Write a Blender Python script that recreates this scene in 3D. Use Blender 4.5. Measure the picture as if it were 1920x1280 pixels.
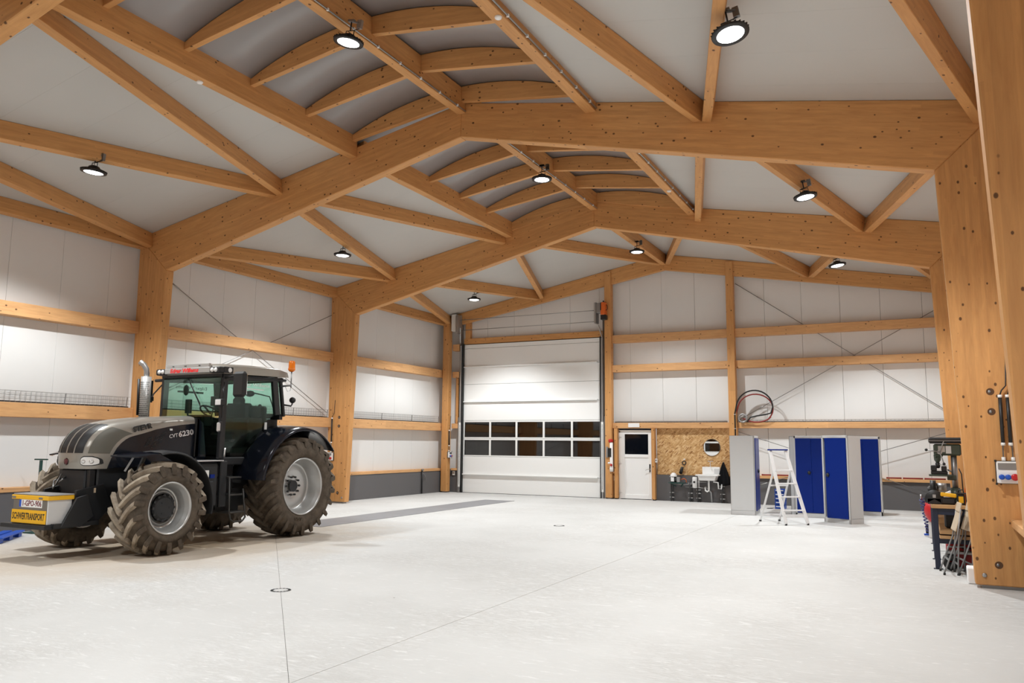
import bpy, math, random
from mathutils import Vector, Matrix
random.seed(7)
for o in list(bpy.data.objects): bpy.data.objects.remove(o, do_unlink=True)
SC = bpy.context.scene
COL = SC.collection
R_ = math.radians

# ------------------------------------------------------------------ camera, world, exposure, lights
yaw, pitch, roll = .4713, .1267, .0083
cy_, sy_, cp_, sp_ = math.cos(yaw), math.sin(yaw), math.cos(pitch), math.sin(pitch)
f0, r0, u0 = Vector((-sy_, cy_, 0)), Vector((cy_, sy_, 0)), Vector((0, 0, 1))
fv = f0*cp_ + u0*sp_; uv = -f0*sp_ + u0*cp_
rv = r0*math.cos(roll) + uv*math.sin(roll); uv = -r0*math.sin(roll) + uv*math.cos(roll)
cam = bpy.data.cameras.new('camera'); cam.sensor_width = 36; cam.lens = 1493.7*36/1920
cam.clip_end = 200
co = bpy.data.objects.new('camera', cam); COL.objects.link(co)
co.matrix_world = Matrix(((rv.x, uv.x, -fv.x, 11.738), (rv.y, uv.y, -fv.y, 0), (rv.z, uv.z, -fv.z, 1.722), (0, 0, 0, 1)))
SC.camera = co
W = bpy.data.worlds.new('night'); SC.world = W; W.use_nodes = True
W.node_tree.nodes['Background'].inputs[0].default_value = (.010, .013, .020, 1)
W.node_tree.nodes['Background'].inputs[1].default_value = .6
SC.view_settings.view_transform = 'Standard'; SC.view_settings.look = 'None'
SC.view_settings.gamma = 1; SC.view_settings.use_curve_mapping = False
SC.view_settings.exposure = 0.0
SC.cycles.diffuse_bounces = 6; SC.cycles.max_bounces = 12; SC.cycles.transparent_max_bounces = 16
SC.cycles.caustics_reflective = False; SC.cycles.caustics_refractive = False
SC.cycles.sample_clamp_indirect = 4
LAMP_W = 462.0           # power of every high-bay lamp
LAMP_COL = (.945, .985, 1.0)

# ------------------------------------------------------------------ helpers
def s2l(r, g, b):
    f = lambda v: (v/255/12.92) if v/255 <= .04045 else ((v/255+.055)/1.055)**2.4
    return (f(r), f(g), f(b), 1)
def setp(o, label=None, cat=None, group=None, kind=None):
    if label: o['label'] = label
    if cat: o['category'] = cat
    if group: o['group'] = group
    if kind: o['kind'] = kind
    return o
def empty(name, loc=(0, 0, 0), label=None, cat=None, group=None, kind=None, rz=0):
    o = bpy.data.objects.new(name, None); COL.objects.link(o); o.empty_display_size = .1
    o.location = loc; o.rotation_euler = (0, 0, rz)
    return setp(o, label, cat, group, kind)
class MB:
    def __init__(s): s.v = []; s.f = []; s.m = []; s.s = []
    def face(s, idx, m=0, sm=False): s.f.append(tuple(idx)); s.m.append(m); s.s.append(sm)
    def add(s, vs, fs, m=0, sm=False):
        b = len(s.v); s.v += [tuple(v) for v in vs]
        for f in fs: s.face([b+i for i in f], m, sm)
        return s
    def box(s, x0, x1, y0, y1, z0, z1, m=0):
        v = [(x0,y0,z0),(x1,y0,z0),(x1,y1,z0),(x0,y1,z0),(x0,y0,z1),(x1,y0,z1),(x1,y1,z1),(x0,y1,z1)]
        return s.add(v, [(0,3,2,1),(4,5,6,7),(0,1,5,4),(1,2,6,5),(2,3,7,6),(3,0,4,7)], m)
    def cbox(s, c, d, m=0):
        return s.box(c[0]-d[0]/2, c[0]+d[0]/2, c[1]-d[1]/2, c[1]+d[1]/2, c[2]-d[2]/2, c[2]+d[2]/2, m)
    def bar(s, p0, p1, w, h, up=(0,0,1), m=0):
        p0, p1 = Vector(p0), Vector(p1); x = (p1-p0).normalized(); y = Vector(up).cross(x)
        if y.length < 1e-4: y = Vector((0,1,0)).cross(x)
        y.normalize(); z = x.cross(y); y = y*w/2; z = z*h/2
        v = [p0-y-z, p1-y-z, p1+y-z, p0+y-z, p0-y+z, p1-y+z, p1+y+z, p0+y+z]
        return s.add(v, [(0,3,2,1),(4,5,6,7),(0,1,5,4),(1,2,6,5),(2,3,7,6),(3,0,4,7)], m)
    def tube(s, pts, r, n=8, m=0, caps=True, closed=False, sm=True):
        pts = [Vector(p) for p in pts]; b = len(s.v); k = len(pts)
        rr = r if isinstance(r, (list, tuple)) else [r]*k
        ref = None
        for i, p in enumerate(pts):
            if closed: t = pts[(i+1) % k]-pts[i-1]
            else: t = pts[min(i+1, k-1)]-pts[max(i-1, 0)]
            t.normalize()
            if ref is None:
                ref = Vector((0,0,1)) if abs(t.z) < .9 else Vector((1,0,0))
            a = ref - t*ref.dot(t); a.normalize(); ref = a; c = t.cross(a)
            for j in range(n):
                q = 2*math.pi*j/n; s.v.append(tuple(p + (a*math.cos(q)+c*math.sin(q))*rr[i]))
        for i in range(k if closed else k-1):
            for j in range(n):
                i2 = (i+1) % k
                s.face((b+i*n+j, b+i*n+(j+1) % n, b+i2*n+(j+1) % n, b+i2*n+j), m, sm)
        if caps and not closed:
            s.face([b+j for j in range(n)][::-1], m); s.face([b+(k-1)*n+j for j in range(n)], m)
        return s
    def cyl(s, p0, p1, r, n=16, m=0): return s.tube([p0, p1], r, n, m)
    def lathe(s, prof, c=(0,0,0), axis='z', n=24, m=0, sm=True, closed=False, a0=0, a1=2*math.pi):
        b = len(s.v); k = len(prof); full = abs(a1-a0-2*math.pi) < 1e-6; nn = n if full else n+1
        for i in range(nn):
            a = a0+(a1-a0)*i/n; ca, sa = math.cos(a), math.sin(a)
            for (h, r) in prof:
                if axis == 'z': p = (r*ca, r*sa, h)
                elif axis == 'x': p = (h, r*ca, r*sa)
                else: p = (r*ca, h, r*sa)
                s.v.append((p[0]+c[0], p[1]+c[1], p[2]+c[2]))
        for i in range(n):
            i2 = (i+1) % nn
            for j in range(k if closed else k-1):
                j2 = (j+1) % k
                s.face((b+i*k+j, b+i2*k+j, b+i2*k+j2, b+i*k+j2), m, sm)
        return s
    def prism(s, poly, y0, y1, m=0, plane='xz'):
        n = len(poly); b = len(s.v)
        for y in (y0, y1):
            for (u, w) in poly:
                s.v.append({'xz': (u, y, w), 'yz': (y, u, w), 'xy': (u, w, y)}[plane])
        s.face([b+i for i in range(n)], m); s.face([b+n+i for i in range(n)][::-1], m)
        for i in range(n):
            j = (i+1) % n; s.face((b+j, b+i, b+n+i, b+n+j), m)
        return s
    def sphere(s, c, r, n=12, m=0):
        rr = r if isinstance(r, (tuple, list)) else (r, r, r); b = len(s.v); k = n//2
        for i in range(k+1):
            t = math.pi*i/k
            for j in range(n):
                p = 2*math.pi*j/n
                s.v.append((c[0]+rr[0]*math.sin(t)*math.cos(p), c[1]+rr[1]*math.sin(t)*math.sin(p), c[2]+rr[2]*math.cos(t)))
        for i in range(k):
            for j in range(n):
                s.face((b+i*n+j, b+(i+1)*n+j, b+(i+1)*n+(j+1) % n, b+i*n+(j+1) % n), m, True)
        return s
    def mesh(s, name, mats):
        me = bpy.data.meshes.new(name); me.from_pydata(s.v, [], s.f)
        for mt in (mats if isinstance(mats, (list, tuple)) else [mats]): me.materials.append(mt)
        me.polygons.foreach_set('material_index', s.m); me.polygons.foreach_set('use_smooth', s.s)
        import bmesh
        bm = bmesh.new(); bm.from_mesh(me); bmesh.ops.recalc_face_normals(bm, faces=bm.faces); bm.to_mesh(me); bm.free()
        me.update(); return me
    def build(s, name, mats, parent=None, bevel=0, **kw):
        o = bpy.data.objects.new(name, s.mesh(name, mats)); COL.objects.link(o)
        if parent: o.parent = parent
        if bevel:
            md = o.modifiers.new('bevel', 'BEVEL'); md.width = bevel; md.segments = 1; md.limit_method = 'ANGLE'; md.angle_limit = R_(40)
        return setp(o, **kw)
def inst(me, name, parent=None, loc=(0,0,0), rot=(0,0,0), **kw):
    o = bpy.data.objects.new(name, me); COL.objects.link(o); o.parent = parent; o.location = loc; o.rotation_euler = rot
    return setp(o, **kw)
def copy_tree(o, parent=None):
    c = o.copy(); COL.objects.link(c); c.parent = parent
    for ch in list(o.children): copy_tree(ch, c)
    return c
def frame_mat(o, x, z):
    x = Vector(x).normalized(); z = Vector(z); y = z.cross(x).normalized(); z = x.cross(y)
    return Matrix(((x.x, y.x, z.x, o[0]), (x.y, y.y, z.y, o[1]), (x.z, y.z, z.z, o[2]), (0, 0, 0, 1)))
BEAMS = {}
def beam(name, p0, p1, w, h, parent=None, mat=None, up=(0,0,1), bevel=.006, **kw):
    """timber of section w x h along p0-p1 (axis line); local x runs along the grain"""
    p0, p1 = Vector(p0), Vector(p1); L = (p1-p0).length
    o = MB().box(0, L, -w/2, w/2, -h/2, h/2).build(name, mat or M_wood, parent, bevel, **kw)
    o.matrix_world = frame_mat(p0, p1-p0, up); return o
def timber_poly(name, poly, y0, y1, x, z, parent=None, mat=None, bevel=.006, **kw):
    """polygon in the XZ plane between y0 and y1, meshed in its own grain frame"""
    o0 = Vector((poly[0][0], y0, poly[0][1])); mw = frame_mat(o0, x, z); inv = mw.inverted()
    mb = MB().prism(poly, y0, y1); mb.v = [tuple(inv @ Vector(v)) for v in mb.v]
    o = mb.build(name, mat or M_wood, parent, bevel, **kw); o.matrix_world = mw; return o
def text(name, body, size, mat, parent, origin, xdir, zdir, extrude=.002, align='CENTER', width=None, bold=0.0, shear=0):
    cu = bpy.data.curves.new(name, 'FONT'); cu.body = body; cu.size = size; cu.extrude = extrude
    cu.align_x = align; cu.align_y = 'CENTER'; cu.resolution_u = 2; cu.offset = bold; cu.shear = shear
    t = bpy.data.objects.new(name, cu); COL.objects.link(t)
    dg = bpy.context.evaluated_depsgraph_get(); me = bpy.data.meshes.new_from_object(t.evaluated_get(dg))
    bpy.data.objects.remove(t, do_unlink=True)
    if width:
        xs = [v.co.x for v in me.vertices]; k = width/(max(xs)-min(xs))
        for v in me.vertices: v.co.x *= k
    me.materials.clear(); me.materials.append(mat)
    o = bpy.data.objects.new(name, me); COL.objects.link(o); o.parent = parent
    x = Vector(xdir).normalized(); y = Vector(zdir).normalized(); n = x.cross(y)
    o.matrix_local = Matrix(((x.x, y.x, n.x, origin[0]), (x.y, y.y, n.y, origin[1]), (x.z, y.z, n.z, origin[2]), (0,0,0,1)))
    return o

# ------------------------------------------------------------------ materials
def mat(name, col=(.5,.5,.5,1), rough=.5, metal=0, spec=.5, coat=0, emit=None, estr=0, trans=0, ior=1.5):
    m = bpy.data.materials.new(name); m.use_nodes = True; b = m.node_tree.nodes['Principled BSDF']
    b.inputs['Base Color'].default_value = col; b.inputs['Roughness'].default_value = rough
    b.inputs['Metallic'].default_value = metal; b.inputs['Specular IOR Level'].default_value = spec
    b.inputs['Coat Weight'].default_value = coat; b.inputs['IOR'].default_value = ior
    b.inputs['Transmission Weight'].default_value = trans
    if emit: b.inputs['Emission Color'].default_value = emit; b.inputs['Emission Strength'].default_value = estr
    return m
class NT:
    def __init__(s, m): s.t = m.node_tree; s.b = s.t.nodes['Principled BSDF']
    def n(s, kind, **kw):
        nd = s.t.nodes.new(kind)
        for k, v in kw.items():
            if k.startswith('i_'):
                nd.inputs[int(k[2:]) if k[2:].isdigit() else k[2:].replace('_', ' ')].default_value = v
            else: setattr(nd, k, v)
        return nd
    def l(s, a, b): s.t.links.new(a, b)
    def coords(s, rnd=True, scale=(1,1,1)):
        tc = s.n('ShaderNodeTexCoord'); mp = s.n('ShaderNodeMapping'); mp.inputs['Scale'].default_value = scale
        s.l(tc.outputs['Object'], mp.inputs['Vector'])
        if rnd:
            oi = s.n('ShaderNodeObjectInfo'); mu = s.n('ShaderNodeMath', operation='MULTIPLY'); mu.inputs[1].default_value = 37.0
            s.l(oi.outputs['Random'], mu.inputs[0]); cx = s.n('ShaderNodeCombineXYZ')
            for i in range(3): s.l(mu.outputs[0], cx.inputs[i])
            s.l(cx.outputs[0], mp.inputs['Location'])
        return mp.outputs[0]
    def ramp(s, fac, stops, interp='LINEAR'):
        r = s.n('ShaderNodeValToRGB'); r.color_ramp.interpolation = interp; e = r.color_ramp.elements
        e[0].position, e[0].color = stops[0]; e[1].position, e[1].color = stops[-1]
        for p, c in stops[1:-1]:
            x = e.new(p); x.color = c
        s.l(fac, r.inputs[0]); return r.outputs[0]
    def mix(s, fac, a, b, mode='MIX'):
        m = s.n('ShaderNodeMix', data_type='RGBA', blend_type=mode)
        for sock, v in ((0, fac), (6, a), (7, b)):
            if hasattr(v, 'is_linked') or hasattr(v, 'links'): s.l(v, m.inputs[sock])
            else: m.inputs[sock].default_value = v
        return m.outputs[2]
    def bump(s, h, strength=.2, dist=.01):
        b = s.n('ShaderNodeBump'); b.inputs['Strength'].default_value = strength; b.inputs['Distance'].default_value = dist
        s.l(h, b.inputs['Height']); s.l(b.outputs[0], s.b.inputs['Normal'])
def g(v): return (v, v, v, 1)

def wood(name, base, dark, knot=.92, lam=.04, knots=True, kr=.18):
    m = mat(name, base, .52, spec=.35); t = NT(m)
    v = t.coords(); st = t.n('ShaderNodeMapping'); st.inputs['Scale'].default_value = (.35, 3.2, 3.2); t.l(v, st.inputs[0])
    n1 = t.n('ShaderNodeTexNoise', i_Scale=7.0, i_Detail=6.0, i_Roughness=.62, i_Distortion=.4); t.l(st.outputs[0], n1.inputs['Vector'])
    c = t.ramp(n1.outputs[0], [(.3, dark), (.52, base), (.75, tuple(min(1, x*1.12) for x in base[:3])+(1,))])
    # glued lamellas: every layer along local z has a tone and its own finger-jointed lengths
    sx = t.n('ShaderNodeSeparateXYZ'); t.l(v, sx.inputs[0])
    dz = t.n('ShaderNodeMath', operation='DIVIDE'); dz.inputs[1].default_value = lam; t.l(sx.outputs[2], dz.inputs[0])
    fz = t.n('ShaderNodeMath', operation='FLOOR'); t.l(dz.outputs[0], fz.inputs[0])
    w1 = t.n('ShaderNodeTexWhiteNoise', noise_dimensions='1D'); t.l(fz.outputs[0], w1.inputs['W'])
    ma = t.n('ShaderNodeMath', operation='MULTIPLY_ADD'); ma.inputs[1].default_value = 3.0; t.l(w1.outputs[0], ma.inputs[0])
    dx = t.n('ShaderNodeMath', operation='DIVIDE'); dx.inputs[1].default_value = 2.6; t.l(sx.outputs[0], dx.inputs[0]); t.l(dx.outputs[0], ma.inputs[2])
    fx = t.n('ShaderNodeMath', operation='FLOOR'); t.l(ma.outputs[0], fx.inputs[0])
    cb = t.n('ShaderNodeCombineXYZ'); t.l(fx.outputs[0], cb.inputs[0]); t.l(fz.outputs[0], cb.inputs[1])
    w2 = t.n('ShaderNodeTexWhiteNoise', noise_dimensions='2D'); t.l(cb.outputs[0], w2.inputs['Vector'])
    lamc = t.ramp(w2.outputs[0], [(0, (.93,.915,.90,1)), (1, (1.05,1.045,1.03,1))])
    c = t.mix(1.0, c, lamc, 'MULTIPLY')
    if knots:
        ks = t.n('ShaderNodeMapping'); ks.inputs['Scale'].default_value = (6.0, 8.4, 8.4); t.l(v, ks.inputs[0])
        vo = t.n('ShaderNodeTexVoronoi', feature='F1', i_Scale=1.0, i_Randomness=1.0); t.l(ks.outputs[0], vo.inputs['Vector'])
        # random knot size per cell
        sc = t.n('ShaderNodeSeparateColor'); t.l(vo.outputs['Color'], sc.inputs[0])
        rr = t.n('ShaderNodeMapRange'); rr.inputs[3].default_value = kr*.45; rr.inputs[4].default_value = kr; t.l(sc.outputs[0], rr.inputs[0])
        dv = t.n('ShaderNodeMath', operation='DIVIDE'); t.l(vo.outputs['Distance'], dv.inputs[0]); t.l(rr.outputs[0], dv.inputs[1])
        k = t.ramp(dv.outputs[0], [(.0, g(1)), (.7, g(.95)), (1.0, g(0))])
        kf = t.n('ShaderNodeMath', operation='MULTIPLY'); kf.inputs[1].default_value = knot; t.l(k, kf.inputs[0])
        c = t.mix(kf.outputs[0], c, (.075, .028, .010, 1))
    t.l(c, t.b.inputs['Base Color'])
    return m
M_wood = wood('spruce_glulam', (.61, .312, .115, 1), (.545, .265, .094, 1))
M_girt = wood('spruce_plank', (.68, .385, .175, 1), (.60, .32, .14, 1), lam=.5, kr=.17)
M_bench = wood('beech_board', (.50, .30, .14, 1), (.38, .21, .09, 1), knots=False)
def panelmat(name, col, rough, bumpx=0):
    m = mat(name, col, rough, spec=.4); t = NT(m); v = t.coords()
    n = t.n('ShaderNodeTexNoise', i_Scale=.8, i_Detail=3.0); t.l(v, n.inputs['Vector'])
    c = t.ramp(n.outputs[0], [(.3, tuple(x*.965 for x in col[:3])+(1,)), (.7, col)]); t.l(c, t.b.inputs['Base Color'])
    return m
M_panel = panelmat('white_coated_panel', (.77, .765, .75, 1), .42)
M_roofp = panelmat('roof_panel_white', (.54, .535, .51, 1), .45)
M_plinth = panelmat('grey_plinth', (.125, .12, .122, 1), .6)
def flr():
    m = mat('power_floated_concrete', (.6,.58,.55,1), .75, spec=.04); t = NT(m); v = t.coords(rnd=False)
    n1 = t.n('ShaderNodeTexNoise', i_Scale=.35, i_Detail=5.0, i_Roughness=.6); t.l(v, n1.inputs['Vector'])
    c = t.ramp(n1.outputs[0], [(.3, (.545,.54,.525,1)), (.7, (.62,.615,.60,1))])
    # pale scuffs and tread prints
    mp = t.n('ShaderNodeMapping'); mp.inputs['Scale'].default_value = (1.3, 6.0, 1); mp.inputs['Rotation'].default_value = (0, 0, R_(18)); t.l(v, mp.inputs[0])
    n2 = t.n('ShaderNodeTexNoise', i_Scale=3.2, i_Detail=5.0, i_Roughness=.7, i_Distortion=.8); t.l(mp.outputs[0], n2.inputs['Vector'])
    n3 = t.n('ShaderNodeTexNoise', i_Scale=.45, i_Detail=2.0); t.l(v, n3.inputs['Vector'])
    sc = t.ramp(n2.outputs[0], [(.42, g(0)), (.50, g(.55)), (.60, g(0))]); zone = t.ramp(n3.outputs[0], [(.42, g(.15)), (.60, g(1))])
    f = t.mix(1.0, sc, zone, 'MULTIPLY'); c = t.mix(f, c, (.43, .415, .395, 1))
    sc2 = t.ramp(n2.outputs[0], [(.60, g(0)), (.66, g(.5)), (.74, g(0))]); c = t.mix(sc2, c, (.76, .755, .745, 1))
    # sand carried in under the tractor
    sx = t.n('ShaderNodeSeparateXYZ'); t.l(v, sx.inputs[0])
    dy = t.n('ShaderNodeMath', operation='SUBTRACT'); dy.inputs[1].default_value = 9.6; t.l(sx.outputs[1], dy.inputs[0])
    dy2 = t.n('ShaderNodeMath', operation='MULTIPLY'); dy2.inputs[1].default_value = .6; t.l(dy.outputs[0], dy2.inputs[0])
    dx = t.n('ShaderNodeMath', operation='SUBTRACT'); dx.inputs[1].default_value = .6; t.l(sx.outputs[0], dx.inputs[0])
    cb = t.n('ShaderNodeCombineXYZ'); t.l(dx.outputs[0], cb.inputs[0]); t.l(dy2.outputs[0], cb.inputs[1])
    ln = t.n('ShaderNodeVectorMath', operation='LENGTH'); t.l(cb.outputs[0], ln.inputs[0])
    n4 = t.n('ShaderNodeTexNoise', i_Scale=1.6, i_Detail=4.0); t.l(v, n4.inputs['Vector'])
    ad = t.n('ShaderNodeMath', operation='MULTIPLY_ADD'); ad.inputs[1].default_value = 1.6; t.l(n4.outputs[0], ad.inputs[0]); t.l(ln.outputs['Value'], ad.inputs[2])
    sd = t.ramp(ad.outputs[0], [(.0, g(.75)), (.5, g(.55)), (1.0, g(.0))])
    mr = t.n('ShaderNodeMapRange'); mr.inputs[1].default_value = 1.2; mr.inputs[2].default_value = 4.0; mr.inputs[3].default_value = .95; mr.inputs[4].default_value = 0
    t.l(ad.outputs[0], mr.inputs[0]); c = t.mix(mr.outputs[0], c, (.45, .345, .235, 1))
    # small dark specks
    vo = t.n('ShaderNodeTexVoronoi', feature='F1', i_Scale=1.3); t.l(v, vo.inputs['Vector'])
    sp = t.ramp(vo.outputs['Distance'], [(.010, g(1)), (.020, g(0))]); c = t.mix(sp, c, (.12,.10,.08,1))
    t.l(c, t.b.inputs['Base Color'])
    rg = t.ramp(n1.outputs[0], [(.3, g(.65)), (.7, g(.8))]); t.l(rg, t.b.inputs['Roughness'])
    t.bump(n2.outputs[0], .06, .004)
    return m
M_floor = flr()
M_joint = mat('joint_fill', (.16,.15,.14,1), .8)
M_pit = panelmat('grey_pit_plate', (.24, .24, .25, 1), .5)
M_holewood = mat('drilled_hole', (.10,.045,.018,1), .8)
M_dark = mat('dark_gap', (.012,.012,.012,1), .8)
def osb():
    m = mat('osb_board', (.6,.4,.2,1), .6, spec=.3); t = NT(m); v = t.coords()
    outs = []
    c = None
    for i, (rot, sc) in enumerate(((R_(10), (9, 1, 34)), (R_(-32), (10, 1, 34)), (R_(42), (11, 1, 32)))):
        mp = t.n('ShaderNodeMapping'); mp.inputs['Rotation'].default_value = (0, rot, 0); t.l(v, mp.inputs[0])
        m2 = t.n('ShaderNodeMapping'); m2.inputs['Scale'].default_value = sc; t.l(mp.outputs[0], m2.inputs[0])
        vo = t.n('ShaderNodeTexVoronoi', feature='F1', i_Scale=1.0); t.l(m2.outputs[0], vo.inputs['Vector'])
        s = t.n('ShaderNodeSeparateColor'); t.l(vo.outputs['Color'], s.inputs[0])
        col = t.ramp(s.outputs[0], [(0, (.30,.135,.045,1)), (.13, (.50,.275,.105,1)), (.6, (.63,.385,.17,1)), (1, (.76,.53,.28,1))])
        if c is None: c = col
        else:
            fac = t.ramp(s.outputs[1], [(.5, g(0)), (.52, g(1))]); c = t.mix(fac, c, col)
    t.l(c, t.b.inputs['Base Color']); return m
M_osb = osb()
def glassmat(name, tint, refl=.5, ior=1.5):
    m = bpy.data.materials.new(name); m.use_nodes = True; nt = m.node_tree; nt.nodes.clear()
    o = nt.nodes.new('ShaderNodeOutputMaterial'); mx = nt.nodes.new('ShaderNodeMixShader'); tr = nt.nodes.new('ShaderNodeBsdfTransparent')
    gl = nt.nodes.new('ShaderNodeBsdfGlossy'); fr = nt.nodes.new('ShaderNodeFresnel'); fr.inputs[0].default_value = ior
    tr.inputs[0].default_value = tint; gl.inputs['Roughness'].default_value = .02; gl.inputs['Color'].default_value = g(.9)
    nt.links.new(fr.outputs[0], mx.inputs[0]); nt.links.new(tr.outputs[0], mx.inputs[1]); nt.links.new(gl.outputs[0], mx.inputs[2])
    nt.links.new(mx.outputs[0], o.inputs[0]); return m
M_cabglass = glassmat('green_tinted_glass', (.74, .87, .82, 1), ior=1.25)
M_window = glassmat('acrylic_pane', (.35, .34, .33, 1), ior=1.7)
M_black_glass = mat('dark_glass', (.004,.005,.008,1), .04, spec=.45)
M_sky = mat('polycarbonate_sheet', (.33, .315, .31, 1), .30, spec=.55)
M_white = mat('white_paint', (.80,.80,.78,1), .35)
M_pvc = mat('white_pvc', (.86,.86,.85,1), .28)
M_doorp = mat('door_panel_white', (.86,.86,.845,1), .38)
M_alu = mat('aluminium', (.72,.72,.73,1), .33, metal=.85)
M_ladder = mat('ladder_aluminium', (.78,.78,.78,1), .45, metal=.1)
M_zinc = mat('galvanised_steel', (.42,.42,.42,1), .42, metal=.8)
M_steel = mat('grey_steel', (.30,.30,.30,1), .4, metal=.8)
M_black = mat('black_plastic', (.012,.012,.013,1), .45)
M_rubber = mat('black_rubber', (.015,.015,.015,1), .7)
M_gloss = mat('black_gloss_paint', (.006,.008,.014,1), .16, spec=.35, coat=.15)
M_silver = mat('silver_grey_paint', (.33,.308,.272,1), .30, metal=.35, coat=.3)
M_silver2 = mat('olive_grey_screen', (.12,.115,.095,1), .5, metal=.1)
M_emblem = mat('emblem_red', (.10,.008,.010,1), .3)
M_boxfront = mat('dark_grey_sheet', (.17,.155,.135,1), .5, metal=.2)  # front face of the box only, coloured darker than its body
M_tube = mat('chair_tube', (.30,.30,.30,1), .4, metal=.5)
M_step = mat('worn_dark_steel', (.05,.048,.045,1), .5, metal=.4)
M_stack = mat('stainless_stack', (.55,.54,.52,1), .4, metal=.5)
M_chassis = mat('chassis_black', (.012,.013,.015,1), .5)
M_rim = mat('rim_silver', (.52,.52,.51,1), .36, metal=.75)
M_lens = mat('clear_lamp_lens', (.80,.79,.77,1), .15, metal=.1)
M_chrome = mat('chrome', (.75,.75,.75,1), .08, metal=1)
M_mirror = mat('mirror_glass', (.92,.93,.93,1), .01, metal=1)
M_orange = mat('orange_paint', (.72,.135,.015,1), .4)
M_amber = mat('amber_lens', (.80,.19,.01,1), .2)
M_yellow = mat('yellow_plate', (.80,.43,.012,1), .45)
M_red = mat('red_paint', (.50,.012,.014,1), .35)
M_platered = mat('plate_lettering', (.16,.02,.03,1), .5)
M_dred = mat('dark_red', (.24,.018,.014,1), .5)
M_pipe = mat('insulated_pipe', (.055,.055,.055,1), .5)
M_redtext = mat('red_lettering', (.75,.03,.03,1), .5)
M_blue = mat('cabinet_blue', (.003,.020,.185,1), .35, spec=.15)
M_blue2 = mat('bright_blue_plastic', (.010,.085,.50,1), .4)
M_cab = mat('light_grey_sheet_steel', (.59,.59,.585,1), .45)
M_navy = mat('navy_steel', (.010,.016,.040,1), .45)
M_green = mat('machine_green', (.045,.060,.042,1), .4)
M_tgreen = mat('dark_green_paint', (.020,.065,.055,1), .5)
M_tan = mat('light_wood_seat', (.58,.47,.34,1), .5)
M_styro = mat('white_foam', (.86,.86,.86,1), .8)
M_darkcloth = mat('black_cloth', (.010,.010,.011,1), .95, spec=.1)
M_grille = mat('grille_black_mesh', (.010,.010,.011,1), .5)
M_seat = mat('seat_fabric', (.018,.018,.018,1), .9)
M_lamp = mat('led_lens', (1,1,1,1), .5, emit=(1,.99,.97,1), estr=9)
def dusty(name, a, b, sc=6, rough=.9):
    m = mat(name, a, rough, spec=.15); t = NT(m); v = t.coords(rnd=False)
    n = t.n('ShaderNodeTexNoise', i_Scale=float(sc), i_Detail=6.0, i_Roughness=.65); t.l(v, n.inputs['Vector'])
    t.l(t.ramp(n.outputs[0], [(.32, b), (.66, a)]), t.b.inputs['Base Color']); t.bump(n.outputs[0], .25, .01); return m
M_tyre = dusty('dusty_tyre', (.125,.10,.076,1), (.060,.047,.036,1))
M_lugf = dusty('sandy_tread', (.43,.365,.285,1), (.20,.16,.12,1), 5)
M_lugr = dusty('dusty_tread', (.15,.122,.092,1), (.070,.055,.042,1), 5)
# ------------------------------------------------------------------ setting
XM = 4.766
YF = [-1.40, 5.11, 11.62, 18.13]; TH = .20; YC = 24.20; YBACK = 24.55; YFRONT = -2.2
XL, XR = -3.55, 2*XM+3.55
def roofz(x): return 6.19+.187*(min(x, 2*XM-x)+3.35)
NL, NR = Vector((-.187, 0, 1)).normalized(), Vector((.187, 0, 1)).normalized()

# floor: three cast slabs with sawn joints, sub-base below
floor = empty('floor', label='pale power-floated concrete hall floor with scuffs and sawn joints', cat='floor', kind='structure')
MB().box(XL-.3, XR+.3, YFRONT-.3, YBACK+.3, -.02, -.004).build('sub_base', M_joint, floor)
gp = .003
SL = lambda pts: MB().prism(pts, -.004, 0, plane='xy').build('concrete_slab', M_floor, floor)
dg_ = lambda x: 4.61+(7.62-x)*1.0381
SL([(XL-.2, dg_(XL-.2)+gp), (7.62-gp, dg_(7.62)+gp), (7.62-gp, YBACK+.2), (XL-.2, YBACK+.2)])
SL([(XL-.2, YFRONT-.2), (7.62-gp, YFRONT-.2), (7.62-gp, dg_(7.62)-gp), (XL-.2, dg_(XL-.2)-gp)])
SL([(7.62+gp, YFRONT-.2), (XR+.2, YFRONT-.2), (XR+.2, YBACK+.2), (7.62+gp, YBACK+.2)])
pit = empty('pit_cover', (.33, 17.3, 0), 'long grey steel cover strip over the inspection pit behind the tractor', 'pit cover')
pm = MB().box(-.5, .5, -.54, .54, .0005, .007).mesh('cover_plate', M_pit)
for i in range(8): inst(pm, 'cover_plate', pit, (0, -3.8+1.087*i, 0))
def drain(x, y, label):
    t = empty('floor_drain', (x, y, 0), label, 'drain', 'round floor drains')
    MB().lathe([(.001,.118),(.004,.118),(.004,.085),(.001,.085)], n=32).build('ring', M_steel, t)
    MB().lathe([(.001,.085),(.005,.08),(.005,0.0)], n=32).build('lid', M_floor, t)
    s = MB()
    for k in range(16):
        a = 2*math.pi*k/16; c_, s_ = math.cos(a), math.sin(a)
        s.bar((c_*.100, s_*.100, .005), (c_*.100-s_*.001, s_*.100+c_*.001, .005), .022, .003)
        s.bar((c_*.101-s_*.012, s_*.101+c_*.012, .0052), (c_*.101+s_*.012, s_*.101-c_*.012, .0052), .024, .002)
    s.build('slots', M_dark, t)
drain(5.02, 7.31, 'round floor drain on the sawn joint in the near foreground')
drain(4.87, 15.73, 'round floor drain further back in the middle of the floor')

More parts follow.
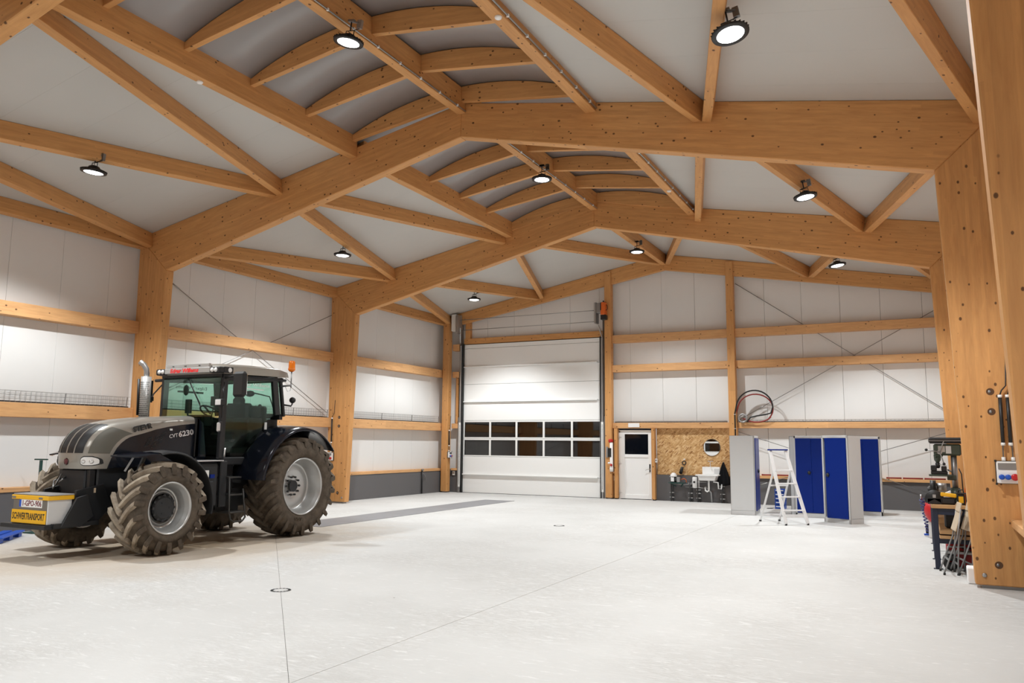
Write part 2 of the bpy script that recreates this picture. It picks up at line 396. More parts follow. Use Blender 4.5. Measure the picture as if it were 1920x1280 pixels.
# side walls
def side_wall(sgn):
    nm = 'left' if sgn < 0 else 'right'; X = lambda x: x if sgn < 0 else 2*XM-x
    w = empty('wall_'+nm, label='%s wall of white sandwich panels over a grey plinth with wooden rails' % nm, cat='wall', kind='structure')
    def bx(mb, a, b, *r): x0, x1 = sorted((X(a), X(b))); return mb.box(x0, x1, *r)
    pmn = bx(MB(), -3.63, XL, -.5258, .5258, .76, 6.13).mesh('panel', M_panel)
    y = 13.11-1.0555*15+.528
    for k in range(27):
        o = inst(pmn, 'panel', w, (0, y+1.0555*k, 0)); md = o.modifiers.new('b', 'BEVEL'); md.width = .003; md.segments = 1
    bx(MB(), -3.66, -3.635, YFRONT, YBACK+.1, .5, 6.2).build('outer_skin', M_dark, w)
    segs = [(YFRONT, YF[0])]+[(YF[i]+TH, YF[i+1]) for i in range(3)]+[(YF[3]+TH, 24.42)]
    for (a, b) in segs:
        bx(MB(), -3.6, -3.33, a, b, 0, .74).build('plinth', M_plinth, w)
        for (z0, z1, d) in ((.74, .825, -3.31), (2.13, 2.40, -3.30), (4.02, 4.28, -3.30)):
            xc = (X(d)+X(-3.545))/2; wd = abs(-3.545-d)
            beam('rail' if z0 > 1 else 'sill', (xc, a+.002, (z0+z1)/2), (xc, b-.002, (z0+z1)/2), wd, z1-z0, w, M_girt)
    if sgn > 0: beam('ledge', (12.865, 5.33, .80), (12.865, 11.60, .80), .37, .09, w, M_girt)
    return w
wall_l = side_wall(-1); wall_r = side_wall(1)

# portal frames
def portal(yf, label):
    t = empty('portal_frame', (XM, yf, 0), label, 'timber frame', 'glulam portal frames')
    for s in (-1, 1):
        X = (lambda x: x) if s < 0 else (lambda x: 2*XM-x)
        colp = [(X(-2.73), .04), (X(-3.40), .04), (X(-3.45), roofz(-3.45)), (X(-2.5575), 5.353)]
        rafp = [(X(-2.562), 5.357), (X(-3.446), roofz(-3.446)), (XM, roofz(XM)), (XM, 7.081)]
        c = timber_poly('column', colp, yf, yf+TH, (0, 0, 1), (1, 0, 0), None, bevel=.012)
        r = timber_poly('rafter', rafp, yf, yf+TH, (X(1)-X(0), 0, .2), (0, 0, 1), None, bevel=.012)
        sh = MB().box(min(X(-2.8), X(-3.33)), max(X(-2.8), X(-3.33)), yf+.03, yf+TH-.03, 0, .045).build('foot_plate', M_steel)
        for x in (-2.83, -3.3):
            bo = MB().lathe([(0, .026), (-.012, .026), (-.016, .02), (-.016, 0)], (X(x), yf, .16), 'y', 12).build('bolt', M_zinc)
            bo.parent = t; bo.matrix_parent_inverse = Matrix.Translation((-XM, -yf, 0))
        for x, z in ((-2.99, .29), (-3.02, 2.16), (-3.02, 2.41)):
            bo = MB().lathe([(-.001, .045), (-.0015, .0)], (X(x), yf, z), 'y', 18, sm=False).build('bolt_hole', [M_holewood])
            bo.parent = t; bo.matrix_parent_inverse = Matrix.Translation((-XM, -yf, 0))
            bb = MB().lathe([(-.002, .018), (-.006, .015), (-.006, 0)], (X(x)-.008, yf, z), 'y', 10).build('bolt', M_steel); bb.parent = t; bb.matrix_parent_inverse = Matrix.Translation((-XM, -yf, 0))
        for o in (c, r, sh): o.parent = t; o.matrix_parent_inverse = Matrix.Translation((-XM, -yf, 0))
    return t
LBL = ['glulam portal frame behind the camera nearest the front wall',
       'nearest glulam portal frame, its right column cut by the right picture edge',
       'middle glulam portal frame whose left column stands behind the tractor exhaust',
       'far glulam portal frame whose left column stands behind the tractor rear wheel']
bpy.context.view_layer.update()
for y, l in zip(YF, LBL): portal(y, l)

# roof
ceil = empty('ceiling', label='white panelled pitched roof with wooden purlins, diagonal beams and ridge skylight', cat='ceiling', kind='structure')
def slope_panels(xa, xb, y0, y1, n):
    st = (y1-y0)/n
    for s in (-1, 1):
        X = (lambda x: x) if s < 0 else (lambda x: 2*XM-x)
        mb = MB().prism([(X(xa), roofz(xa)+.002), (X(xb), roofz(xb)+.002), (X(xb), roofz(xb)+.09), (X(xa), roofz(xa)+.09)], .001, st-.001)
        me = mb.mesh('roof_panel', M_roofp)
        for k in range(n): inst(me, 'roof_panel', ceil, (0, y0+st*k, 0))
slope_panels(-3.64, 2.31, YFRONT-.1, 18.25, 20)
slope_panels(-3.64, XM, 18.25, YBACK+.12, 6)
def rbeam(name, xa, ya, xb, yb, w=.14, d=.32, drop=0):
    za, zb = roofz(xa), roofz(xb); nn = NL if (xa+xb)/2 < XM else NR
    off = nn*(-d/2-.002-drop)
    beam(name, Vector((xa, ya, za))+off, Vector((xb, yb, zb))+off, w, d, ceil, up=nn)
bays = [(YF[0]+TH, YF[1]), (YF[1]+TH, YF[2]), (YF[2]+TH, YF[3]), (YF[3]+TH, YC)]
A_, B_ = [-3.26, .45, 9.08, 12.79], [-1.40, 2.22, 7.31, 10.95]
for i, (ya, yb) in enumerate(bays):
    for x in (-3.35, 2*XM-3.35+6.70-.0): rbeam('eave_purlin', x if x < XM else 2*XM+3.35, ya, x if x < XM else 2*XM+3.35, yb, .14, .30)
    o = .075
    if i < 3:
        near, far = (A_, B_) if i % 2 == 0 else (B_, A_)
        if i % 2 == 0: pairs = [(near[0]+.10, far[0]-o), (near[1]-o, far[0]+o), (near[1]+o, far[1]-.04), (near[2]-o, far[2]+.10), (near[2]+o, far[3]-o), (near[3]-.10, far[3]+o)]
        else: pairs = [(near[0]-o, far[0]+.10), (near[0]+o, far[1]-o), (near[1]-.04, far[1]+o), (near[2]+.10, far[2]-o), (near[3]-o, far[2]+o), (near[3]+o, far[3]-.10)]
    else: pairs = [(-1.4-o, -3.16), (-1.4+o, .40-o), (2.35-o, .40+o), (2.35+o, 4.60), (7.18-o, 4.95), (7.18+o, 9.13-o), (10.95-o, 9.13+o), (10.95+o, 12.69)]
    for a, b in pairs: rbeam('diagonal_beam', a, ya, b, yb)
    if i < 3:
        for xc in (2.39, 7.22): beam('skylight_purlin', (xc, ya, 7.285), (xc, yb, 7.285), .18, .43, ceil)
        beam('ridge_purlin', (4.775, ya, 7.715), (4.775, yb, 7.715), .16, .43, ceil)
    else: beam('ridge_purlin', (4.775, ya, 7.52), (4.775, yb, 7.52), .16, .34, ceil)
# skylight: arched ribs and polycarbonate sheets
RA = 5.83; ZC = 7.945-RA
def arcz(x): return ZC+math.sqrt(RA*RA-(x-4.775)**2)
def half_rib(y, s, th, zb0, zb1, name):
    X = (lambda x: x) if s < 0 else (lambda x: 9.55-x)
    xs = [2.48+(4.695-2.48)*k/8 for k in range(9)]
    top = [(X(x), arcz(x)-.008) for x in xs][::-1]
    timber_poly(name, [(X(2.48), zb0), (X(4.695), zb1)]+top, y, y+th, (X(1)-X(0), 0, .11), (0, 0, 1), ceil, bevel=.004)
ribs = [-1.5+1.3*k for k in range(5)]+[5.0, 6.28, 7.58, 8.88, 10.18, 11.47, 12.82, 14.12, 15.42, 16.72]
for y in sorted(set(ribs)):
    for s in (-1, 1): half_rib(y, s, .09, 7.35, 7.66, 'skylight_rib')
for s in (-1, 1): half_rib(18.10, s, .10, roofz(2.48)-.04, roofz(4.69)-.0, 'skylight_end_board')
ys = sorted(set(ribs))+[18.2]
for a, b in zip(ys[:-1], ys[1:]):
    for s in (-1, 1):
        X = (lambda x: x) if s < 0 else (lambda x: 9.55-x)
        xs = [2.30+(4.772-2.30)*k/10 for k in range(11)]
        poly = [(X(x), arcz(x)) for x in xs]+[(X(x), arcz(x)+.03) for x in xs[::-1]]
        o = MB().prism(poly, a+.047, b+.043).build('skylight_sheet', M_sky, ceil)
        for p in o.data.polygons: p.use_smooth = abs(p.normal.y) < .5
# motion sensors under the purlins
def sensor(x, y, z, label):
    MB().lathe([(0,.045),(-.012,.05),(-.03,.04),(-.036,.02),(-.036,0)], n=20).build('motion_sensor', M_pvc, None, label=label, cat='sensor', group='round white ceiling sensors').location = (x, y, z)

# back wall
wb = empty('wall_back', label='white panelled gable wall with wooden posts, rails and grey plinth', cat='wall', kind='structure')
XS = 5.64
edges = [XL]+[x for x in [XS+1.055*k for k in range(-9, 9)] if XL+.1 < x < XR-.1]+[XR]
for a, b in zip(edges[:-1], edges[1:]):
    spans = [(a, b, .79)]
    out = []
    for (p, q, z) in spans:
        cuts = [p]+[c for c in (-2.62, 2.62, 3.1, 4.33, XM) if p < c < q]+[q]
        for u, v in zip(cuts[:-1], cuts[1:]):
            mdl = (u+v)/2; zz = 5.25 if -2.62 < mdl < 2.62 else (2.2 if 3.1 < mdl < 4.33 else .79)
            out.append((u, v, zz))
    for u, v, zz in out:
        e0 = .003 if u in edges else 0; e1 = .003 if v in edges else 0
        MB().prism([(u+e0, zz), (v-e1, zz), (v-e1, roofz(v)-.01), (u+e0, roofz(u)-.01)], YBACK, YBACK+.08).build('panel', M_panel, wb, .005 if e0 and e1 else 0)
MB().prism([(XL, .0), (-2.7, 0), (-2.7, 5.3), (2.7, 5.3), (2.7, 2.25), (4.4, 2.25), (4.4, 0), (XR, 0), (XR, roofz(XR)), (XM, roofz(XM)), (XL, roofz(XL))][::-1], YBACK+.085, YBACK+.1).build('outer_skin', M_dark, wb)
MB().box(2.7, 3.1, YBACK+.085, YBACK+.1, 0, 2.25).build('outer_skin', M_dark, wb)
for a, b in ((-3.33, -2.74), (2.74, 3.10), (4.36, 2*XM+3.33)): MB().box(a, b, 24.40, YBACK+.06, 0, .785).build('plinth', M_plinth, wb)
post = lambda x0, x1, z1, y0=24.18, y1=24.40: beam('post', ((x0+x1)/2, (y0+y1)/2, .035), ((x0+x1)/2, (y0+y1)/2, z1), x1-x0, y1-y0, wb, M_wood, up=(0,1,0), bevel=.008)
post(2.78, 3.0, roofz(2.9)-.05); post(6.69, 6.91, roofz(6.8)-.05); post(-3.26, -3.02, 5.95, 24.02, 24.25)
for x0, x1 in ((2.78, 3.0), (6.69, 6.91)): MB().box(x0+.04, x1-.04, 24.25, 24.37, 0, .04).build('foot_plate', M_steel, wb)
MB().box(-3.2, -3.08, 24.06, 24.2, 0, .04).build('foot_plate', M_steel, wb)
for x0, x1 in ((3.065, 3.165), (4.285, 4.385)):
    beam('stud', ((x0+x1)/2, 24.30, .03), ((x0+x1)/2, 24.30, 2.21), x1-x0, .16, wb, M_wood, up=(0,1,0))
    MB().box(x0+.01, x1-.01, 24.25, 24.37, 0, .03).build('foot_plate', M_dark, wb)
def brail(x0, x1, z0, z1, yf=24.29): beam('rail', (x0, (yf+YBACK-.01)/2, (z0+z1)/2), (x1, (yf+YBACK-.01)/2, (z0+z1)/2), YBACK-.01-yf, z1-z0, wb, M_girt)
for x0, x1 in ((3.0, 6.69), (6.91, 2*XM+3.30)):
    brail(x0, x1, 4.96, 5.21); brail(x0, x1, 4.01, 4.24); brail(x0, x1, 2.215, 2.39)
brail(6.91, 2*XM+3.3, .755, .835, 24.34)
for z0, z1 in ((4.01, 4.22), (2.215, 2.39), (.755, .83), (4.97, 5.2)): brail(-3.02, -2.74, z0, z1)
brail(2.99, 3.07, .785, .85)
beam('door_header', (-2.62, 24.47, 5.30), (2.78, 24.47, 5.30), .14, .20, wb, M_wood)
beam('post', (-2.47, 24.47, 5.40), (-2.47, 24.47, 6.28), .2, .14, wb, M_wood, up=(0,1,0))
beam('post', (-2.86, 24.44, 2.4), (-2.86, 24.44, 4.0), .10, .12, wb, M_wood, up=(0,1,0))
for s in (-1, 1):
    X = (lambda x: x) if s < 0 else (lambda x: 2*XM-x)
    timber_poly('gable_rafter', [(X(-3.3), roofz(-3.3)-.40), (X(-3.3), roofz(-3.3)-.004), (XM, roofz(XM)-.004), (XM, roofz(XM)-.50)], YC+.045, YC+.20, (X(1)-X(0), 0, .187), (0, 0, 1), wb, bevel=.008)
MB().box(4.40, 6.69, 24.44, 24.46, .79, 2.212).build('chipboard_sheet', M_osb, wb)

# front wall behind the camera
wf = empty('wall_front', label='white panelled front wall behind the camera', cat='wall', kind='structure')
fe = [XL+1.0394*k for k in range(17)]
for a, b in zip(fe[:-1], fe[1:]):
    for u, v in ([(a, b)] if not a < XM < b else [(a, XM), (XM, b)]):
        zz = 0 if (v < -2.61 or u > 2.62) else 5.25
        uu, vv = (max(u, 2.62), v) if (u < 2.62 < v) else ((u, min(v, -2.62)) if u < -2.62 < v else (u, v))
        if u < -2.62 < v or u < 2.62 < v: zz = 0
        MB().prism([(uu+.003, zz), (vv-.003, zz), (vv-.003, roofz(vv)), (uu+.003, roofz(uu))], YFRONT-.08, YFRONT).build('panel', M_panel, wf)
MB().box(-2.62, 2.62, YFRONT-.08, YFRONT, 5.2, 7.2).build('panel', M_panel, wf)

# sectional doors
DZ = [0, .62, 1.25, 1.87, 2.49, 3.13, 3.76, 4.36, 5.03]
def sectional(y, s, name, label, full=True):
    d = empty(name, (0, y, 0), label, 'door', kind='structure')
    for i in range(8):
        z0, z1 = DZ[i]+.004, DZ[i+1]-.004
        if i in (2, 3):
            p = MB()
            g0, g1 = DZ[i]+.045, DZ[i+1]-.055
            p.box(-2.58, 2.58, 0, .05, z0, g0).box(-2.58, 2.58, 0, .05, g1, z1)
            xs = [-2.58, -1.51, -.49, .53, 1.55, 2.58]
            for k, x in enumerate(xs):
                h = .035; a = x-h if 0 < k < 5 else (x if k == 0 else x-.05); b = x+h if 0 < k < 5 else (x+.05 if k == 0 else x)
                p.box(a, b, 0, .05, g0, g1)
            o = p.build('glazed_section', M_white, d, .004)
            for k in range(5):
                a = xs[k]+(.05 if k == 0 else .035); b = xs[k+1]-(.05 if k == 4 else .035)
                MB().box(a, b, .022*1, .03, g0, g1).build('pane', M_window, o)
        else:
            o = MB().box(-2.58, 2.58, 0, .05, z0, z1).build('door_panel', M_doorp, d, .006)
    MB().box(-2.58, 2.58, 0, .05, 5.034, 5.17).build('top_strip', M_doorp, d)
    for z in (.625, 3.135, 4.36):
        MB().box(-2.56, 2.47, -.075*s, 0, z-.006, z+.03).build('stiffener', M_doorp, d, .004)
    MB().box(-2.6, 2.6, -.01, .04, -.0, .012).build('bottom_seal', M_rubber, d)
    return d
dr1 = sectional(24.376, 1, 'door_1', 'large white sectional overhead door with two rows of dark windows')
for s in (-1, 1):
    MB().box(2.585*s-.012, 2.585*s+.012, -.10, .02, .0, 5.2).build('rubber_seal', M_rubber, dr1)
    rl = MB().box(2.66*s-.035, 2.66*s+.035, -.12, -.10, 0, 5.15).box(2.69*s-.006, 2.69*s+.006, -.12, .10, 0, 6.2).build('guide_rail', M_zinc, dr1)
    h = MB()
    for k in range(44): h.cbox((2.655*s, -.122, .30+k*.047), (.022, .006, .022))
    h.build('rail_slots', M_dark, rl, kind='stuff')
    MB().box(2.655*s-.04, 2.655*s+.04, -.1205, -.1195, .2, 2.42).build('perforated_strip', M_white, rl)
    MB().box(2.73*s-.02, 2.73*s+.02, -.10, .1, 0, 2.6).build('side_cover', M_steel, dr1)
for z in (6.04, 5.67): MB().cyl((-2.66, -.25, z), (2.56, -.25, z), .012, 8).build('drive_cable', M_zinc, dr1)
mo = MB().box(2.50, 2.56, -.40, -.12, 5.6, 6.28).build('motor_plate', M_zinc, dr1)
MB().box(2.56, 2.72, -.38, -.16, 5.93, 6.26).build('gearbox', M_steel, dr1, .01)
MB().box(2.72, 2.88, -.42, -.20, 5.86, 6.27).build('motor_housing', M_orange, dr1, .02)
MB().box(2.715, 2.76, -.425, -.195, 6.0, 6.26).box(2.72, 2.90, -.40, -.22, 5.70, 5.86).box(2.78, 2.82, -.36, -.3, 6.27, 6.33).build('motor_cap', M_black, dr1, .01)
MB().tube([(2.86, -.31, 6.2), (2.92, -.31, 6.17), (2.93, -.31, 6.05), (2.87, -.31, 6.0)], .012).build('release_handle', M_black, dr1)
MB().bar((2.60, -.28, 5.55), (2.68, -.13, 5.15), .03, .03).bar((-2.60, -.28, 5.75), (-2.68, -.13, 5.25), .03, .03).build('strut', M_zinc, dr1)
MB().box(-2.72, -2.62, -.42, -.10, 5.55, 6.2).bar((-2.95, -.30, 6.2), (-2.6, -.2, 6.2), .03, .03).bar((-2.90, -.3, 6.15), (-2.62, -.2, 5.95), .02, .04).build('shaft_bracket', M_zinc, dr1, .004)
MB().box(-2.93, -2.75, -.35, -.05, 5.65, 6.25).build('shaft_cover', M_white, dr1)
dr3 = sectional(YFRONT-.06, -1, 'door_3', 'white sectional door in the front wall, seen only in the round mirror')

# man door
md = empty('door_2', (3.72, 24.39, 0), 'white half-glazed entrance door between two wooden studs', 'door', kind='structure')
MB().box(-.555, -.50, 0, .07, 0, 2.13).box(.50, .555, 0, .07, 0, 2.13).box(-.555, .555, 0, .07, 2.08, 2.16).build('door_frame', M_pvc, md, .004)
lf = MB().box(-.515, -.355, -.02, .05, .02, 2.075).box(.415, .515, -.02, .05, .02, 2.075)
lf.box(-.355, .415, -.02, .05, .02, .155).box(-.355, .415, -.02, .05, 1.30, 1.40).box(-.355, .415, -.02, .05, 2.03, 2.075).build('door_leaf', M_pvc, md, .006)
MB().box(-.355, .415, .0, .03, .155, 1.30).build('door_panel', M_pvc, md)
MB().box(-.355, .415, .01, .02, 1.40, 2.03).build('pane', M_black_glass, md)
MB().box(.445, .49, -.03, -.02, .86, 1.10).tube([(.467, -.03, .95), (.467, -.075, .95), (.36, -.075, .93), (.34, -.07, .90)], .011, 8).cyl((.467, -.035, .89), (.467, -.02, .89), .016, 10).build('handle', M_chrome, md)
for z in (.2, 1.10, 1.93): MB().cyl((-.54, -.03, z-.05), (-.54, -.03, z+.05), .013, 10).box(-.535, -.45, -.024, -.018, z-.012, z+.012).build('hinge', M_alu, md)
MB().box(3.52, 3.89, 24.27, 24.29, 2.245, 2.375).build('exit_sign', M_pvc, None, .006, label='small blank white rectangular emergency light on the rail above the entrance door', cat='light')
# ------------------------------------------------------------------ high-bay lamps
def make_lamp():
    t = empty('high_bay_lamp', (0,0,0))
    MB().lathe([(0,.150),(-.004,.203),(.010,.207),(.030,.196),(.050,.15),(.066,.10),(.100,.085),(.118,.05),(.12,0)], n=28).build('housing', M_black, t)
    fins = MB()
    for k in range(24):
        a = 2*math.pi*k/24; fins.bar((.09*math.cos(a), .09*math.sin(a), .055), (.205*math.cos(a), .205*math.sin(a), .018), .006, .04)
    fins.build('cooling_fins', M_black, t)
    MB().lathe([(-.002,.150),(-.010,.13),(-.012,0)], n=28).build('lens', M_lamp, t)
    MB().tube([(-.07,0,.09),(-.07,0,.17),(.07,0,.17),(.07,0,.09)], .007, 6).cyl((0,0,.17), (0,0,.30), .010, 8).build('bracket', M_black, t)
    return t
lamp0 = make_lamp()
LBLS = [('high-bay lamp under the near ridge purlin at the top of the picture', 4.99, 8.2, 7.17, (0, R_(9), 0)),
        ('high-bay lamp at the upper right, hanging tilted from a diagonal beam', 10.10, 8.45, 6.20, (R_(-4), R_(-10), 0)),
        ('high-bay lamp at the far left above the tractor bonnet', -.50, 8.37, 6.20, (0, R_(7), 0)),
        ('high-bay lamp under the ridge purlin between the middle and far frames', 4.99, 14.55, 7.16, (0, 0, 0)),
        ('high-bay lamp on the right side between the middle and far frames', 10.10, 14.94, 6.20, (0, R_(-8), 0)),
        ('high-bay lamp on the left side above the tractor cab rear', -.54, 14.99, 6.20, (0, R_(2), 0)),
        ('high-bay lamp under the ridge in the last bay before the gable', 4.97, 20.9, 7.02, (0, 0, 0)),
        ('high-bay lamp at the right in the last bay near the gable wall', 10.11, 21.14, 6.20, (0, R_(-8), 0)),
        ('high-bay lamp at the left in the last bay above the sectional door', -.61, 21.57, 6.20, (0, 0, 0)),
        ('high-bay lamp at the ridge behind the camera', 4.99, 1.9, 7.16, (0, 0, 0)),
        ('high-bay lamp on the right side behind the camera', 10.10, .6, 6.20, (0, 0, 0)),
        ('high-bay lamp on the left side behind the camera', -.54, 1.6, 6.20, (0, 0, 0))]
ld = bpy.data.lights.new('lamp_light', 'SPOT'); ld.shadow_soft_size = .10; ld.energy = LAMP_W; ld.color = LAMP_COL; ld.spot_size = R_(124); ld.spot_blend = .50
for i, (lb, x, y, z, rot) in enumerate(LBLS):
    t = lamp0 if i == 0 else copy_tree(lamp0)
    t.location = (x, y, z); t.rotation_euler = rot; setp(t, lb, 'lamp', 'high-bay lamps')
    l = bpy.data.objects.new('lamp_light', ld); COL.objects.link(l); l.parent = t; l.location = (0, 0, -.12)
    # junction box, clip and cable on the beam
    j = MB().cbox((.10, .06, .28), (.07, .05, .12)).build('junction_box', M_zinc, t)
    MB().tube([(0,0,.14), (-.06,.02,.18), (.02,.05,.20), (.10,.06,.22), (.13,.06,.26), (.11,.06,.34)], .006, 6).build('cable', M_black, t)
    MB().cbox((0, 0, .31), (.10, .05, .03)).bar((0,0,.30), (.10,.05,.30), .03, .02).build('beam_clamp', M_steel, t)
sensor(2.36, 8.0, 7.07, 'white motion sensor under the left skylight purlin in the near bay')
sensor(7.25, 8.35, 7.07, 'white motion sensor under the right skylight purlin at the top of the picture')
sensor(7.25, 16.1, 7.07, 'white motion sensor under the right skylight purlin in the middle bay')
def conduit(pts, label, r=.012):
    t = MB().tube(pts, r, 6).build('cable_conduit', M_zinc, None, label=label, cat='conduit')
    clips = MB()
    for a, b in zip(pts[:-1], pts[1:]):
        a, b = Vector(a), Vector(b); n = max(1, int((b-a).length/.55))
        for k in range(n):
            p = a.lerp(b, (k+.5)/n); clips.cbox(p, (.035, .03, .035))
    clips.build('clips', M_pvc, t, kind='stuff'); return t
conduit([(4.868, 5.32, 7.53), (4.868, 11.60, 7.53)], 'thin conduit along the ridge purlin in the near bay')
conduit([(4.868, 11.83, 7.53), (4.868, 18.08, 7.53)], 'thin conduit along the ridge purlin in the middle bay')
conduit([(7.326, 5.32, 7.12), (7.326, 11.60, 7.12)], 'thin conduit along the right skylight purlin in the near bay')
conduit([(7.326, 11.83, 7.12), (7.326, 18.1, 7.12)], 'thin conduit along the right skylight purlin in the middle bay')

# ------------------------------------------------------------------ wall fittings
def rod(p0, p1, label, r=.009, grp='steel bracing rods'):
    o = MB().cyl(p0, p1, r, 8).build('bracing_rod', M_steel, None, label=label, cat='bracing rod', group=grp)
    m = Vector(p0).lerp(Vector(p1), .12); d = (Vector(p1)-Vector(p0)).normalized()*.10
    MB().cyl(m-d, m+d, r*1.9, 8).build('turnbuckle', M_zinc, o)
rod((-3.46, 11.9, 5.63), (-3.46, 18.1, 2.55), 'steel rod falling away behind the tractor cab on the left wall')
rod((-3.40, 11.9, 2.60), (-3.40, 18.1, 5.38), 'steel rod rising away behind the tractor cab on the left wall')
rod((-3.46, 11.9, 2.05), (-3.46, 18.1, .95), 'low steel rod under the left wall tray falling away behind the tractor')
rod((6.93, 24.47, 6.62), (12.75, 24.47, 2.44), 'steel rod falling to the right across the upper back wall')
rod((6.93, 24.44, 2.46), (12.75, 24.44, 5.70), 'steel rod rising to the right across the upper back wall')
rod((6.93, 24.315, 2.11), (12.75, 24.315, .20), 'low steel rod falling to the right behind the cabinets')
rod((6.93, 24.30, .39), (12.75, 24.30, 2.20), 'low steel rod rising to the right behind the cabinets')
# wire cable trays on the left rail
def tray(y0, y1, label, x0=-3.52, x1=-3.33, z=2.405, h=.22, ax='y'):
    t = empty('cable_tray', label=label, cat='cable tray', group='wire cable trays')
    P = (lambda u, v, w: (v, u, w)) if ax == 'y' else (lambda u, v, w: (u, v, w))
    w = MB(); r = .0028
    for k in range(int((y1-y0)/.1)+1):
        y = y0+.1*k; w.tube([P(y, x1, z+h), P(y, x1, z), P(y, x0, z), P(y, x0, z+h)], r, 4, caps=False, sm=False)
    for zz in (0, h*.33, h*.66, h):
        for x in (x0, x1): w.tube([P(y0, x, z+zz), P(y1, x, z+zz)], r, 4, sm=False)
    for f in (.33, .66): w.tube([P(y0, x0+(x1-x0)*f, z), P(y1, x0+(x1-x0)*f, z)], r, 4, sm=False)
    w.build('wire_mesh', M_zinc, t, kind='stuff')
    n = max(1, int((y1-y0)/1.15))
    for k in range(n):
        y = y0+.5+k*(y1-y0-.6)/max(1, n-1) if n > 1 else (y0+y1)/2
        b = MB().bar(P(y, x1+.006, z), P(y+.02, x1+.006, z+h), .02, .008).build('bracket', M_steel, t)
    c = MB()
    for k, (xx, rr) in enumerate(((.3, .012), (.5, .009), (.7, .011))):
        x = x0+(x1-x0)*xx; c.tube([P(y0+(y1-y0)*q/8, x+.012*math.sin(q*1.7+k), z+rr+.004) for q in range(9)], rr, 5)
    c.build('cables', M_black, t)
tray(5.4, 11.55, 'wire cable tray on the left wall rail in front of the middle frame')
tray(11.9, 18.05, 'wire cable tray on the left wall rail behind the tractor')
tray(18.4, 24.0, 'wire cable tray on the left wall rail beside the sectional door')
tray(3.05, 6.6, 'low wire cable tray on the rail above the entrance door', 24.33, 24.45, 2.392, .05, 'x')
tray(6.95, 12.7, 'low wire cable tray on the rail above the blue cabinets', 24.33, 24.45, 2.392, .07, 'x')

# switch and socket boxes with their tubes
def socketbox(p, w, h, label, tubes, ztop, ax=(1,0,0), nrm=(0,-1,0), red=True):
    """box on a timber face; p = centre on the face, ax along the face, nrm out of it"""
    t = empty('socket_box', p, label, 'socket box'); a, n = Vector(ax), Vector(nrm); z = Vector((0,0,1))
    def bb(c0, c1, z0, z1, d0, d1, name, m, bev=.004):
        cs = [a*c0+n*d0+z*z0, a*c1+n*d1+z*z1]
        return MB().box(min(cs[0].x, cs[1].x), max(cs[0].x, cs[1].x), min(cs[0].y, cs[1].y), max(cs[0].y, cs[1].y), z0, z1).build(name, m, t, bev)
    bb(-w/2, w/2, -h/2, h/2, .002, .03, 'back_box', M_black)
    bb(-w/2+.008, w/2-.008, -h/2+.008, h/2-.008, .03, .10, 'front_cover', M_pvc, .008)
    bb(-w*.40, w*.40, h*.12, h*.40, .10, .108, 'breaker_window', M_steel)
    def plug(u, v, r, m, nm): 
        c = a*u+z*v; MB().tube([c+n*.10, c+n*.135, c+n*.137], [r, r, r*.4], 14, 0).build(nm, m, t)
    plug(-w*.27, -h*.20, w*.13, M_blue2, 'blue_socket'); plug(0, -h*.20, w*.13, M_blue2, 'blue_socket')
    plug(w*.29, -h*.20, w*.17, M_red, 'red_socket')
    for s in (-1, 1):
        for v in (-1, 1): bb(s*w*.5-.012, s*w*.5+.012, v*h*.5-.012, v*h*.5+.012, .09, .103, 'corner_screw', M_black, 0)
    for k, u in enumerate(tubes):
        g0 = a*u+z*(h/2)+n*.04
        MB().cyl(g0, g0+z*.045, .022, 12).build('cable_gland', M_pvc, t)
        zt = ztop-p[2]
        MB().tube([g0+z*.04, g0+z*(zt*.30), a*(u*.8)+n*.04+z*(zt*.33)], .008, 6).build('cable', M_steel, t)
        q = a*(u*.8)+n*.04
        MB().cyl(q+z*(zt*.36), q+z*(zt*.98), .021, 10).build('conduit_tube', M_black, t)
        for f in (.345, .97): MB().cyl(q+z*(zt*f), q+z*(zt*f+.035), .025, 10).build('tube_collar', M_pvc, t)
        MB().tube([q+z*zt, q+z*(zt+.06)+a*.02, q+z*(zt+.12)+a*.07, q+z*(zt+.5)+a*.09], .008, 6).build('cable', M_black, t)
socketbox((12.673, 11.62, 1.415), .245, .28, 'white socket box with blue and red sockets on the nearest full right column', (-.03, .07), 2.36)
socketbox((-3.26, 18.13, 1.30), .22, .24, 'white socket box on the left column behind the tractor rear wheel', (.02,), 2.40, (1,0,0), (0,-1,0))
socketbox((-3.03, 24.12, 1.30), .17, .22, 'white control box on the wooden corner post left of the sectional door', (-.02,), 2.15, (0,1,0), (1,0,0))
t = MB().box(4.385, 4.45, 24.26, 24.36, 1.16, 1.28).build('light_switch', M_pvc, None, .006, label='white light switch on the stud right of the entrance door', cat='switch')
MB().cyl((4.418, 24.258, 1.23), (4.418, 24.25, 1.23), .018, 10).build('rocker', M_black, t); MB().cyl((4.418, 24.32, 1.28), (4.418, 24.32, 2.2), .010, 8).build('conduit', M_pvc, t)
for x, z, l in ((-2.94, .66, 'small white wall socket on the plinth left of the sectional door'), (3.02, .64, 'small white wall socket on the plinth left of the entrance door')):
    t = MB().box(x-.05, x+.05, 24.36, 24.398, z-.07, z+.07).build('wall_socket', M_pvc, None, .005, label=l, cat='socket')
    MB().cyl((x, 24.359, z), (x, 24.352, z), .025, 12).build('socket_face', M_zinc, t)
t = MB().tube([(-3.29, 22.9, .02), (-3.29, 22.9, .78)], .025, 8).build('wall_pipe', M_black, None, label='thin black pipe on the plinth near the back left corner', cat='pipe')
MB().tube([(-3.29, 22.9, .7), (-3.27, 23.05, .6), (-3.27, 23.1, .45)], .012, 6).cbox((-3.28, 22.9, .8), (.05, .1, .05)).build('tap', M_steel, t)

